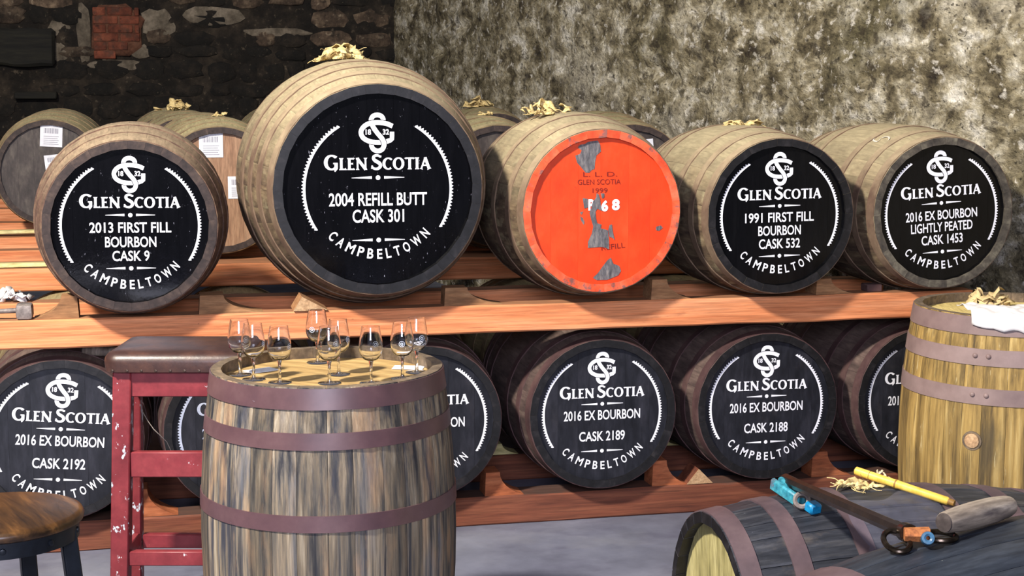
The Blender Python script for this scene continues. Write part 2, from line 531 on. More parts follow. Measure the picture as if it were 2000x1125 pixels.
def emblem():
    f = Flat()
    def cv(p):
        return ((p[0] - 752) / 1300.0, (1282 - p[1]) / 1335.0)
    S = smooth_path([cv(p) for p in [(838, 252), (836, 215), (808, 175), (750, 158), (692, 175), (664, 215), (662, 262), (690, 340), (750, 430),
                                     (815, 510), (845, 580), (843, 628), (815, 678), (755, 700), (695, 678), (665, 632), (662, 585)]])
    G = smooth_path([cv(p) for p in [(975, 328), (880, 288), (745, 272), (620, 290), (540, 345), (508, 420), (540, 500), (630, 553), (745, 570),
                                     (860, 564), (925, 544)]]) 
    G2 = [cv(p) for p in [(880, 562), (940, 540), (964, 522), (966, 470), (966, 412)]]
    w = .053
    f.ribbon(S, w, 0)
    f.ribbon(G, w + .014, 1, 1)
    f.ribbon(G, w, 2)
    f.ribbon(G2, w * .95, 2.3)
    D = smooth_path([cv(p) for p in [(722, 388), (750, 430), (815, 510), (845, 580), (843, 628)]])
    f.ribbon(D, w + .016, 3, 1)
    f.ribbon(S[52:96], w, 4)
    f.text('18', cv((616, 0))[0], cv((0, 414))[1], .062, .064, 1.5, bold=.03)
    f.text('32', cv((876, 0))[0], cv((0, 414))[1], .072, .064, 1.5, bold=.03)
    return f

def stem(x, y0=0.0, y1=1.0, w=.2, s=.07):
    return ([(x, y0), (x, y0 + .05), (x, y0 + .14), (x, y1 - .14), (x, y1 - .05), (x, y1)], [w + 2 * s, w + s * 1.2, w, w, w + s * 1.2, w + 2 * s])

def arc_pts(cx, cy, rx, ry, a0, a1, n=22):
    return [(cx + rx * math.cos(math.radians(a0 + (a1 - a0) * i / n)), cy + ry * math.sin(math.radians(a0 + (a1 - a0) * i / n))) for i in range(n + 1)]

def serif_glyph(ch):
    """flared roman capitals as stroke lists in a unit-high box; returns (advance, strokes)"""
    T = .11
    def arcw(n, thick, thin, a0, a1):
        return [thin + (thick - thin) * abs(math.cos(math.radians(a0 + (a1 - a0) * i / n))) ** 1.3 for i in range(n + 1)]
    if ch == 'L':
        return .62, [stem(.17), ([(.1, .06), (.5, .06), (.56, .1)], [T, T, .22])]
    if ch == 'E':
        return .66, [stem(.17), ([(.1, .06), (.52, .06), (.57, .1)], [T, T, .2]), ([(.1, .52), (.45, .52), (.47, .52)], [T, T, .2]),
                     ([(.1, .94), (.5, .94), (.54, .9)], [T, T, .2])]
    if ch == 'N':
        return .92, [stem(.14, w=.13), stem(.78, w=.13), ([(.1, .98), (.8, .02)], [.22, .22])]
    if ch == 'T':
        return .74, [stem(.37), ([(.02, .88), (.06, .94), (.68, .94), (.72, .88)], [.2, T, T, .2])]
    if ch == 'I':
        return .42, [stem(.2)]
    if ch == 'A':
        return .88, [([(.44, 1.0), (.12, .1), (.09, 0)], [.13, .12, .26]), ([(.41, 1.0), (.72, .1), (.76, 0)], [.22, .22, .34]), ([(.22, .33), (.62, .33)], [.1, .1])]
    if ch == 'O':
        return .96, [(arc_pts(.46, .5, .36, .46, 0, 360, 32), arcw(32, .21, .1, 0, 360))]
    if ch == 'C':
        return .80, [(arc_pts(.46, .5, .36, .45, 52, 308, 24), arcw(24, .22, .1, 52, 308)), ([(.66, .80), (.72, .92)], [.1, .17])]
    if ch == 'G':
        return .90, [(arc_pts(.46, .5, .37, .45, 50, 310, 24), arcw(24, .22, .1, 50, 310)), ([(.68, .80), (.74, .93)], [.1, .17]),
                     ([(.74, .44), (.74, .1), (.66, -.10)], [.2, .19, .06]), ([(.56, .44), (.84, .44)], [.08, .08])]
    if ch == 'S':
        P = smooth_path([(.60, .84), (.50, .92), (.35, .945), (.20, .88), (.17, .74), (.27, .60), (.42, .51), (.57, .39), (.60, .22), (.47, .08),
                         (.30, .05), (.16, .10), (.07, .2)], 5)
        n = len(P)
        return .72, [(P, [.12 + .09 * math.sin(PI * i / (n - 1)) ** 2 for i in range(n)]), ([(.61, .80), (.63, .93)], [.09, .09]), ([(.08, .28), (.06, .06)], [.09, .09])]

def brand_name():
    f = Flat()
    seq = []
    x = 0
    for ch, big in [('G', 1), ('L', 0), ('E', 0), ('N', 0), (' ', 0), ('S', 1), ('C', 0), ('O', 0), ('T', 0), ('I', 0), ('A', 0)]:
        if ch == ' ':
            x += .26
            continue
        k = 1.27 if big else 1.0
        adv, st = serif_glyph(ch)
        seq.append((x, k, st))
        x += adv * k * 1.02 + .02
    W = x - .05
    sx = 1.21 / W
    sy = .135
    lay_ = 0.0
    for x0, k, st in seq:
        for pts, w in st:
            q = [((x0 + p[0] * k) * sx - .605, .225 + (p[1] * k - (.0 if k == 1 else .0)) * sy) for p in pts]
            f.ribbon(q, [a * k * sx * 1.08 for a in w], layer=lay_)
            lay_ = (lay_ + .22) % 1.1
    return f

def divider(v):
    f = Flat()
    f.ribbon([(-.30, v), (-.07, v + .002)], [.006, .03])
    f.ribbon([(.07, v + .002), (.30, v)], [.03, .006])
    f.poly([(.027 * math.cos(2 * PI * i / 16), v + .027 * math.sin(2 * PI * i / 16)) for i in range(16)])
    return f

def border(a0, a1):
    f = Flat()
    n = 36
    inner, outer = [], []
    for i in range(2 * n + 1):
        a = math.radians(a0 + (a1 - a0) * i / (2 * n))
        e = min(1, min(i, 2 * n - i) / 4)
        r1 = .822 + .022 * (1 if e >= .2 else .6) + (.026 if i % 2 else 0) * min(1, e + .3)
        inner.append((.822 * math.cos(a), .822 * math.sin(a)))
        outer.append((r1 * math.cos(a), r1 * math.sin(a)))
    b = inner + outer
    k = 2 * n + 1
    f._add(b, [(i, i + 1, k + i + 1, k + i) for i in range(2 * n)], 0, 0)
    return f

def town_name():
    f = Flat()
    s = 'CAMPBELTOWN'
    wid = {'M': .098, 'W': .11, 'O': .076, 'C': .07, 'A': .076, 'E': .06, 'L': .058}
    ws = [wid.get(ch, .07) for ch in s]
    span = math.radians(316.5 - 225)
    gap = (span * .735 - sum(ws) + (ws[0] + ws[-1]) / 2) / (len(s) - 1)
    at = 0.0
    for i, ch in enumerate(s):
        if i:
            at += ws[i - 1] / 2 + gap + ws[i] / 2
        a = math.radians(225) + at / .735
        f.text(ch, .735 * math.cos(a), .735 * math.sin(a), wid.get(ch, .07), .115, bold=.02, rot=a + PI / 2)
    return f

EMB, BRAND, TOWN = emblem(), brand_name(), town_name()
ARC_L, ARC_R = border(121, 213), border(59, -32)
DIV1 = divider(.135)

def head_art(parent, lines, unit, rot, y0, loc, low, ink='white_lettering', ground='gloss_black_paint'):
    """lines: (text, v, width, height)"""
    EMB.build('emblem', [ink, ground], unit, rot, y0, parent, loc)
    BRAND.build('name_lettering', [ink], unit, rot, y0, parent, loc)
    ARC_L.build('border_arc', [ink], unit, rot, y0, parent, loc)
    ARC_R.build('border_arc', [ink], unit, rot, y0, parent, loc)
    DIV1.build('divider', [ink], unit, rot, y0, parent, loc)
    divider(low).build('divider', [ink], unit, rot, y0, parent, loc)
    TOWN.build('town_lettering', [ink], unit, rot, y0, parent, loc)
    for s, v, w, h in lines:
        for f in text_words(s, 0, v, w, h, .016):
            f.build('cask_lettering', [ink], unit, rot, y0, parent, loc)


# ------------------------------------------------------------------ casks
CACHE = {}

class Dims:
    def __init__(s, L, re, rb, n=28, t=.027, recess=.017, gap=.00022):
        s.L, s.re, s.rb, s.n, s.t, s.recess, s.gap = L, re, rb, n, t, recess, gap
        s.key = (L, re, rb, n)

    def r(s, y):
        return s.rb - (s.rb - s.re) * (2 * y / s.L - 1) ** 2

def stave_mesh(d, half, mats):
    key = ('stave', d.key, round(half, 4), mats)
    if key in CACHE:
        return CACHE[key]
    K = 8
    vs, fs, mi = [], [], []
    g = half - d.gap / d.rb
    for i in range(K + 1):
        y = d.L * i / K
        r = d.r(y)
        for a, rr in ((-g, r - d.gap * 2), (-g * .86, r), (g * .86, r), (g, r - d.gap * 2), (g, r - d.t), (-g, r - d.t)):
            vs.append((rr * math.sin(a), y, rr * math.cos(a)))
    for i in range(K):
        for q in range(6):
            w = (q + 1) % 6
            fs.append((i * 6 + q, (i + 1) * 6 + q, (i + 1) * 6 + w, i * 6 + w))
            mi.append(1 if q == 4 else 0)
    fs.append((0, 1, 2, 3, 4, 5))
    mi.append(1)
    fs.append(tuple(K * 6 + q for q in (5, 4, 3, 2, 1, 0)))
    mi.append(1)
    me = mesh('stave', vs, fs, mats, mi, sharp=20)
    CACHE[key] = me
    return me

def hoop_mesh(d, y, w, m, lift=.0026, n=60):
    key = ('hoop', d.key, round(y, 4), w, m, lift)
    if key in CACHE:
        return CACHE[key]
    a, b = d.r(y), d.r(y + w)
    me = lathe('hoop', [(a - .004, y), (a + lift, y), (b + lift, y + w), (b - .004, y + w)], [m], n=n, axis='Y', sharp=30)
    CACHE[key] = me
    return me

def board_meshes(d, m, y, flip, nb=6):
    key = ('board', d.key, m, y, flip)
    if key in CACHE:
        return CACHE[key]
    R = d.r(y) - d.t + .004
    rr = random.Random(int(R * 10000) + nb)
    ws = [1 + rr.uniform(-.18, .18) for _ in range(nb)]
    tot = sum(ws)
    edges = [-R]
    for w in ws:
        edges.append(edges[-1] + 2 * R * w / tot)
    edges[-1] = R
    out = []
    th = .014 if not flip else -.014
    for i in range(nb):
        x0, x1 = edges[i] + .0002, edges[i + 1] - .0002
        k = 8
        xs = [x0 + (x1 - x0) * q / k for q in range(k + 1)]
        top = [(x, math.sqrt(max(0, R * R - x * x))) for x in xs]
        ring = top + [(x, -z) for x, z in reversed(top) if z > 1e-5]
        n = len(ring)
        dy = rr.uniform(-.0002, .0002)
        vs = [(x, y + dy, z) for x, z in ring] + [(x, y + th, z) for x, z in ring]
        fs = [tuple(range(n - 1, -1, -1)), tuple(range(n, 2 * n))] + [(q, (q + 1) % n, n + (q + 1) % n, n + q) for q in range(n)]
        out.append(mesh('head_board', vs, fs, [m], smooth=False))
    CACHE[key] = out
    return out

BARREL = Dims(.88, .282, .322, 28)
NINE = Dims(.90, .284, .337, 28)
LOWB = Dims(.88, .280, .312, 28)
HOGSHEAD = Dims(.90, .289, .345, 30)
BUTT = Dims(1.20, .360, .456, 36, t=.032)
STAND = Dims(.885, .307, .342, 32, recess=.03, gap=.0005)
YELLOW = Dims(.905, .311, .349, 34, recess=.03, gap=.0005)
DARKBUTT = Dims(1.20, .33, .40, 34, t=.03, gap=.0006)
LYING = Dims(.88, .282, .3221, 26, recess=.03, gap=.001)

H6 = [(.003, .042), (.112, .038), (.262, .038)]
H8 = [(.003, .045), (.12, .042), (.235, .042), (.37, .045)]

def cask(name, label, d, loc, rot=(0, 0, 0), upright=False, stave='upper_stave', hoop='upper_hoop', chime='chime_black', head='gloss_black_paint',
         hoops=H6, spin=0.0, group=None, art=None, boards=6, rear_head=None, seed=0, cat='cask', rivets=0):
    root = thing(name, label, cat, loc, rot, group)
    org = Vector((0, d.L, 0)) if upright else Vector((0, d.L / 2, -d.rb))
    base = tuple(-org)
    rr = random.Random(seed + int(d.L * 100))
    ws = [rr.choice((.8, 1.0, 1.0, 1.22)) for _ in range(d.n)]
    k = 2 * PI / sum(ws)
    a = rr.uniform(0, 1)
    for w in ws:
        half = w * k / 2
        # width classes share mesh data; the seams close to within a millimetre
        obj('stave', stave_mesh(d, half, (stave, chime)), root, base, (0, a + half, 0))
        a += w * k
    for hp in hoops:
        y, w = hp[:2]
        for side in ((0, 1) if len(hp) == 2 else (0,)):
            yy = y if side == 0 else d.L - y - w
            h = obj('hoop', hoop_mesh(d, yy, w, hoop), root, base)
            if rivets and side == 0:
                for dx in (-.022, .022):
                    ang = rivets + dx / d.rb
                    rm = (d.r(yy + w / 2) + .0024)
                    p = Vector((rm * math.sin(ang), yy + w * .42, rm * math.cos(ang)))
                    obj('rivet', rivet_mesh(hoop), h, p, (0, ang, 0))
    for m in board_meshes(d, head, d.recess, False, boards):
        obj('head_board', m, root, base, (0, -spin, 0))
    for m in board_meshes(d, rear_head or head, d.L - d.recess, True, boards):
        obj('rear_head_board', m, root, base, (0, -spin, 0))
    if art:
        art(root, d, base)
    return root

def rivet_mesh(m):
    key = ('rivet', m)
    if key not in CACHE:
        CACHE[key] = lathe('rivet', [(.0085, 0), (.0075, .003), (.004, .0055), (.0, .0062)], [m], n=10)
    return CACHE[key]

def std_art(lines, rot, low=-.53, unit=.268, ink='white_lettering', ground='gloss_black_paint'):
    def f(root, d, base):
        head_art(root, lines, unit, rot, d.recess - .0008, base, low, ink, ground)
    return f


# ================================================================== THE SETTING
# floor
bm = bmesh.new()
bmesh.ops.create_grid(bm, x_segments=1, y_segments=1, size=1)
bmesh.ops.scale(bm, vec=(7, 10, 1), verts=bm.verts)
bmesh.ops.translate(bm, vec=(-1.0, 7.0, 0), verts=bm.verts)
structure(obj('floor', bm_mesh('floor', bm, ['concrete_floor'])))

# right wall: eroded plaster running slightly askew to the far corner
def right_x(y):
    return 4.17 - .1637 * y

vs, fs = [], []
NY, NZ = 520, 150
for j in range(NZ + 1):
    z = 3.3 * j / NZ
    for i in range(NY + 1):
        y = 1.5 + 12.3 * (i / NY) ** 1.25
        p = Vector((0, y * 1.2, z * 2.2))
        dsp = .018 * noise.fractal(p, .9, 2.1, 3) + .022 * noise.noise(Vector((5, y * .7, z * .9))) + .014 * noise.fractal(Vector((3, y * 6, z * 13)), .8, 2.0, 4)
        pit = noise.noise(Vector((9, y * 2.4, z * 5.0)))
        if pit > .42:
            dsp += (pit - .42) * .16
        vs.append((right_x(y) + .03 + dsp, y, z))
for j in range(NZ):
    for i in range(NY):
        a = j * (NY + 1) + i
        fs.append((a, a + 1, a + NY + 2, a + NY + 1))
structure(obj('wall_right', mesh('wall_right', vs, fs, ['eroded_plaster'], sharp=80)))

# back wall: mortar bed with single stones, a patch of brick and a charred lintel
WB = 13.55
vs, fs = [], []
NX, NZ = 190, 90
for j in range(NZ + 1):
    for i in range(NX + 1):
        x, z = -6.5 + 8.9 * i / NX, 3.3 * j / NZ
        vs.append((x, WB - .02 * noise.fractal(Vector((x * 3, 2, z * 3)), .9, 2.1, 4), z))
for j in range(NZ):
    for i in range(NX):
        a = j * (NX + 1) + i
        fs.append((a, a + 1, a + NX + 2, a + NX + 1))
wall_back = structure(obj('wall_back', mesh('wall_back', vs, fs, ['wall_mortar'], sharp=80)))

vs, fs = [], []
NY2, NZ2 = 120, 40
for j in range(NZ2 + 1):
    for i in range(NY2 + 1):
        y, z = -3.0 + 16.8 * i / NY2, 3.3 * j / NZ2
        vs.append((-6.2 + .05 * noise.fractal(Vector((4, y * 1.5, z * 2)), .9, 2.1, 4), y, z))
for j in range(NZ2):
    for i in range(NY2):
        a = j * (NY2 + 1) + i
        fs.append((a, a + 1, a + NY2 + 2, a + NY2 + 1))
structure(obj('wall_left', mesh('wall_left', vs, fs, ['wall_mortar'], sharp=80)))

def stone(x, z, w, h, m, name='stone', depth=.06, proud=.013):
    n = 12
    ring = []
    for k in range(n):
        a = 2 * PI * k / n + rnd.uniform(-.2, .2)
        c, s = math.cos(a), math.sin(a)
        q = (abs(c) ** 3.2 + abs(s) ** 3.2) ** (-1 / 3.2)
        ring.append((c * q * w / 2 * rnd.uniform(.80, 1.08), s * q * h / 2 * rnd.uniform(.80, 1.08)))
    vs, fs = [], []
    for sc, dy in ((1.0, depth - proud), (1.0, -proud * .35), (.86, -proud), ):
        vs += [(px * sc, dy + rnd.uniform(-.004, .004), pz * sc) for px, pz in ring]
    vs.append((0, -proud * 1.15, 0))
    for lv in range(2):
        for k in range(n):
            l = (k + 1) % n
            fs.append((lv * n + k, lv * n + l, (lv + 1) * n + l, (lv + 1) * n + k))
    for k in range(n):
        fs.append((2 * n + k, 2 * n + (k + 1) % n, 3 * n))
    obj(name, mesh(name, vs, fs, [m], sharp=50), wall_back, (x, WB, z))

def in_patch(x, z):
    return (-.72 < x < -.08 and 1.80 < z < 2.36) or (x < -.86 and 1.70 < z < 2.14) or (x < -.9 and 1.46 < z < 1.6)

z = 1.02
row = 0
while z < 2.62:
    h = rnd.uniform(.11, .19)
    x = -1.75 + rnd.uniform(0, .2)
    while x < 2.1:
        w = rnd.uniform(.16, .40)
        zz = z + h / 2 + rnd.uniform(-.02, .02)
        if not in_patch(x + w / 2, zz):
            band = -.05 < x < .95 and 2.02 < zz < 2.24
            dark = (zz < 1.98 and x > -.75) or (x < -.75 and zz < 1.75) or rnd.random() < .3
            if not (band and rnd.random() < .62):
                stone(x + w / 2, zz, w * .93, h * .93, 'soot_stone' if dark else 'brown_stone')
        x += w
    z += h
    row += 1
stone(-.39, 2.06, .46, .48, 'brick_bed', 'mortar_patch', depth=.04, proud=.034)
bw, bh = .212, .069
for r in range(6):
    zz = 1.875 + r * .072
    x0, x1 = -.585, (-.20 if r > 1 else -.30 if r == 1 else -.40)
    x = x0 - (.10 if r % 2 else 0)
    while x < x1 - .03:
        a, b = max(x, x0), min(x + bw, x1)
        if b - a > .04:
            obj('brick', box_mesh('brick', (b - a - .008, .07, bh), ['old_brick'], bevel=.006, jitter=.004), wall_back,
                ((a + b) / 2, WB - .008 + rnd.uniform(-.006, .006), zz))
        x += bw + .008
for (mx, mz, mw, mh) in ((-.66, 2.06, .12, .52), (-.40, 1.79, .50, .10), (-.05, 2.14, .30, .26), (.42, 2.20, .55, .17), (.95, 2.07, .6, .08), (-.3, 2.37, .6, .07),
                         (-.20, 1.90, .16, .13), (-.86, 2.0, .22, .36)):
    stone(mx, mz, mw, mh, 'pale_mortar', 'mortar_patch', depth=.04, proud=.012)
obj('lintel', box_mesh('lintel', (1.1, .22, .30), ['charred_timber'], bevel=.02, cuts=9, jitter=.03), wall_back, (-1.44, WB + .02, 1.93))
obj('timber_ledge', box_mesh('timber_ledge', (.34, .12, .06), ['charred_timber'], bevel=.008, jitter=.006), wall_back, (-1.06, WB - .05, 1.535))


# ================================================================== RACK TIMBERS
def rail(label, x0, x1, y, z0, z1, depth, m, name='timber_rail', group='cask rack rails'):
    me = box_mesh(name, (x1 - x0, depth, z1 - z0), [m], bevel=.006, cuts=34, jitter=.004, centre=(0, 0, (z1 - z0) / 2))
    return tag(obj(name, me, None, ((x0 + x1) / 2, y + depth / 2, z0)), label, 'rail', group)

rail('long orange timber rail under the front upper row of casks', -2.6, 3.02, 5.34, .742, .842, .09, 'orange_beam')
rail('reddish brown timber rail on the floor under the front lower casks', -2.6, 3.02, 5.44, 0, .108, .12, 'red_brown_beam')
rail('rear orange rail carrying the back ends of the upper front casks', -2.6, 2.98, 6.02, .735, .805, .12, 'orange_beam')
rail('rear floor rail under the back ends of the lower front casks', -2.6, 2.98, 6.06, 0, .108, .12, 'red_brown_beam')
rail('orange rail of the second rack, seen left of the cask numbered 9', -3.2, 2.85, 6.86, .742, .842, .30, 'orange_beam')
rail('third orange rail back, above the second at far left', -3.2, 2.72, 7.62, .742, .842, .12, 'orange_beam')
rail('fourth orange rail back, under the dark papered cask', -3.4, 2.62, 8.42, .732, .830, .30, 'orange_beam')
rail('fifth orange rail back, topmost strip at the far left edge', -3.6, 2.46, 9.25, .742, .836, .12, 'orange_beam')
rail('sixth orange rail back, deep in the warehouse', -3.6, 2.30, 10.3, .742, .836, .12, 'orange_beam')
rail('seventh orange rail back, deepest in the warehouse', -3.6, 2.1, 11.2, .742, .836, .16, 'orange_beam')
# pale battens on two of the far rails
for (y, x0, x1, lab) in ((6.92, -2.4, -.15, 'pale thin batten lying on the second orange rail'), (8.50, -2.4, -.45, 'pale thin batten on the fourth orange rail by the papered cask')):
    me = box_mesh('batten', (x1 - x0, .05, .018), ['chock_pale'], bevel=.002)
    tag(obj('batten', me, None, ((x0 + x1) / 2, y, .853)), lab, 'batten', 'pale battens on the far rails')

def chock(label, x, y, z, w, h, depth, m, flip=False, group='chocks on the rails', face=None):
    """wedge block with one concave side that follows the cask"""
    s = -1 if flip else 1
    prof = [(-w / 2, 0), (w / 2, 0)]
    for k in range(7):
        t = k / 6
        prof.append((w / 2 - w * .62 * (1 - (1 - t) ** 2) , h * t ** 1.25))
    prof.append((-w / 2 + .004, h))
    prof = [(px * s, pz) for px, pz in prof]
    n = len(prof)
    vs = [(px, -depth / 2, pz) for px, pz in prof] + [(px, depth / 2, pz) for px, pz in prof]
    fs = [tuple(range(n)), tuple(range(2 * n - 1, n - 1, -1))] + [(k, n + k, n + (k + 1) % n, (k + 1) % n) for k in range(n)]
    bm = bmesh.new()
    bv = [bm.verts.new(v) for v in vs]
    for f in fs:
        bm.faces.new([bv[i] for i in f])
    me = bm_mesh('chock', bm, [m])
    return tag(obj('chock', me, None, (x, y, z)), label, 'chock', group)

def tri_wedge(label, x, y, z, w, h, depth, m_body, m_face, skew=0.0):
    pr = [(-w / 2, 0), (w / 2, 0), (skew, h)]
    root = thing('wedge', label, 'wedge', (x, y, z), group='triangular wedges')
    vs = [(px, 0, pz) for px, pz in pr] + [(px, depth, pz) for px, pz in pr]
    fs = [(3, 5, 4), (0, 3, 4, 1), (1, 4, 5, 2), (2, 5, 3, 0)]
    obj('block', mesh('block', vs, fs, [m_body], smooth=False), root)
    obj('cut_face', mesh('cut_face', [(px, -.002, pz) for px, pz in pr] + [(px, .0, pz) for px, pz in pr],
                         [(0, 1, 2), (3, 5, 4), (0, 3, 4, 1), (1, 4, 5, 2), (2, 5, 3, 0)], [m_face], smooth=False), root)
    return root

UZ, LZ = .842, .108
chock('brown curved chock on the upper rail left of the cask numbered 9', -.385, 5.40, UZ, .15, .075, .08, 'chock_wood', True)
chock('brown chock on the upper rail between cask 9 and the big butt', .20, 5.40, UZ, .22, .065, .10, 'chock_wood')
chock('brown chock on the upper rail between the big butt and the red cask', 1.06, 5.40, UZ, .22, .065, .08, 'chock_wood')
chock('brown chock on the upper rail between the red cask and cask 532', 1.80, 5.40, UZ, .16, .075, .10, 'chock_wood')
chock('brown chock on the upper rail between cask 532 and cask 1453', 2.45, 5.40, UZ, .16, .06, .10, 'chock_wood')
chock('orange chock on the floor rail beside cask 2192 behind the red stool', -.085, 5.50, LZ, .17, .10, .10, 'chock_orange')
chock('orange chock on the floor rail right of the cask half hidden by the barrel', 1.19, 5.50, LZ, .15, .09, .10, 'chock_orange')
chock('orange chock on the floor rail between casks 2189 and 2188', 1.84, 5.50, LZ, .15, .10, .10, 'chock_orange')
chock('orange chock on the floor rail right of cask 2188', 2.50, 5.50, LZ, .17, .10, .10, 'chock_orange')
for lab, x in (('pale wedge far back between cask 2190 and cask 2189', 1.33), ('pale wedge far back between casks 2189 and 2188', 2.03),
               ('pale wedge far back below the middle bar of the red stool', -.09)):
    chock(lab, x, 6.12, LZ, .12, .045, .09, 'chock_pale', group='pale wedges on the rear floor rail')
tri_wedge('pale triangular wedge under the left side of the big butt', .472, 5.335, UZ + .003, .12, .05, .12, 'chock_wood', 'chock_endgrain', -.03)
tri_wedge('small dark wedge with pale cut face left of cask 2188', 1.955, 5.445, LZ + .003, .105, .058, .11, 'red_brown_beam', 'chock_endgrain', -.005)
tag(obj('peg_block', box_mesh('peg_block', (.062, .06, .03), ['lower_hoop'], bevel=.004, jitter=.002, centre=(0, 0, .015)), None, (2.62, 5.40, UZ + .001)),
    'small square brown block on the upper rail below cask 1453', 'block')

# ================================================================== FRONT CASKS
UY, LY = 5.24, 5.38
def lay(x, yh, zc, d):
    return (x, yh + d.L / 2, zc - d.rb)

G1 = 'casks on the upper rail'
cask('whisky_cask', 'cask with glossy black head lettered 2013 FIRST FILL BOURBON CASK 9', NINE, lay(-.128, UY, 1.161, NINE),
     stave='cask_nine_stave', hoop='cask_nine_stave', chime='chime_brown', group=G1, seed=1,
     art=std_art([('2013 FIRST FILL', -.02, .99, .132), ('BOURBON', -.20, .62, .132), ('CASK 9', -.375, .45, .132)], math.radians(-.8)))
cask('whisky_cask', 'largest cask, a fat butt with black head lettered 2004 REFILL BUTT CASK 301', BUTT, lay(.703, UY, 1.270, BUTT),
     group=G1, seed=2, hoops=H8, boards=7,
     art=std_art([('2004 REFILL BUTT', -.11, 1.12, .15), ('CASK 301', -.30, .59, .15)], 0, low=-.575, unit=.303))

def px2(pts, cx, cy, kx, kz):
    return [((x - cx) * kx, (cy - y) * kz) for x, y in pts]

def red_art(root, d, base):
    U = 1.0
    y0 = d.recess - .0008
    def patch(pts, layer=0):
        f = Flat()
        f.poly(pts, layer)
        f.build('bare_patch', ['bare_grey_wood'], U, 0, y0, root, base)
    big = [(430, 250), (470, 205), (560, 190), (620, 150), (700, 140), (790, 130), (835, 200), (850, 330), (770, 400), (745, 520), (735, 650), (690, 660),
           (640, 715), (570, 710), (500, 620), (420, 530), (385, 400), (470, 370), (500, 310)]
    patch([((x / 9.375 + 1080 - 1172) * .0019, (411 - (y / 9.375 + 260)) * .00182) for x, y in big])
    def q(pts):
        return [((x / 5.92 + 1090 - 1172) * .0019, (411 - (y / 5.92 + 370)) * .00182) for x, y in pts]
    patch(q([(430, 35), (455, 50), (470, 100), (480, 180), (500, 245), (440, 215), (420, 250), (425, 320), (440, 385), (490, 400), (480, 445), (540, 460),
             (565, 470), (575, 560), (580, 690), (500, 660), (335, 670), (335, 600), (360, 545), (380, 500), (395, 420), (370, 340), (350, 260), (370, 215),
             (390, 130), (425, 90)]), 2)
    patch(q([(272, 90), (330, 100), (335, 200), (290, 210)]), 2.4)
    patch(q([(478, 40), (520, 40), (520, 85), (495, 100)]), 2.4)
    patch(q([(568, 465), (583, 410), (610, 400), (620, 480), (645, 590), (620, 560), (583, 545)]), 2.4)
    patch(q([(560, 820), (600, 790), (630, 860), (700, 890), (720, 950), (690, 1000), (560, 1050), (440, 1050), (395, 1020), (450, 970), (500, 900)]), 2)
    patch(q([(1125, 440), (1180, 425), (1205, 455), (1160, 490), (1125, 480)]))
    patch(q([(245, 300), (275, 320), (295, 370), (285, 400), (255, 350)]))
    patch(q([(240, 255), (280, 245), (260, 285)]))
    for line in (('L. L. D.', -.005, .1305, .125, .0165, .0), ('GLEN SCOTIA', -.008, .1035, .158, .0185, .0), ('1999', -.005, .073, .055, .0165, .0),
                 ('REFILL', .045, -.128, .088, .018, .10)):
        for f in text_words(*line[:5], bold=.0, rot=line[5], layer=1):
            f.build('stencil_lettering', ['stencil_dark'], U, 0, y0, root, base)
    for ch, cx_, cz_, w_, h_ in (('P', -.037, .022, .021, .040), ('6', .013, .018, .025, .040), ('8', .054, .021, .029, .040)):
        f = Flat()
        f.text(ch, cx_, cz_, w_, h_, 1, bold=.05)
        f.build('white_numeral', ['white_lettering'], U, 0, y0, root, base)

cask('whisky_cask', 'cask with bright orange red painted head and flaking grey patches', HOGSHEAD, lay(1.500, UY, 1.182, HOGSHEAD),
     chime='red_chime', head='red_paint', group=G1, seed=3, art=red_art, rear_head='rear_head_dark')
cask('whisky_cask', 'cask with black head lettered 1991 FIRST FILL BOURBON CASK 532', BARREL, lay(2.178, UY, 1.152, BARREL),
     group=G1, seed=4, head='satin_black_paint', chime='chime_black',
     art=std_art([('1991 FIRST FILL', -.02, 1.0, .135), ('BOURBON', -.20, .62, .135), ('CASK 532', -.38, .60, .135)], math.radians(1.0), low=-.55, ground='satin_black_paint'))
c1453 = cask('whisky_cask', 'cask with black head lettered LIGHTLY PEATED CASK 1453 beside the right wall', BARREL, lay(2.825, UY, 1.152, BARREL),
     group=G1, seed=5, head='satin_black_paint', chime='chime_dusty',
     art=std_art([('2016 EX BOURBON', -.03, 1.09, .135), ('LIGHTLY PEATED', -.20, .94, .135), ('CASK 1453', -.375, .63, .135)], math.radians(3.6), low=-.55, ground='satin_black_paint'))
# chalked 5 on the shoulder of that cask
five = smooth_path([(.5, 1.0), (.1, .95), (.05, .55), (.35, .62), (.55, .4), (.4, .1), (.05, .05)], 4)
vs, fs = [], []
for i, p in enumerate(five):
    for s in (-1, 1):
        u, v = p[0] * .075 - .03 + s * .0035, p[1] * .10
        y = .158 + v
        a = -.50 + u / .3
        r = BARREL.r(y) + .0012
        vs.append((r * math.sin(a), y, r * math.cos(a)))
fs = [(2 * i, 2 * i + 1, 2 * i + 3, 2 * i + 2) for i in range(len(five) - 1)]
obj('chalk_mark', mesh('chalk_mark', vs, fs, ['chalk'], smooth=False), c1453, (0, -BARREL.L / 2, BARREL.rb))

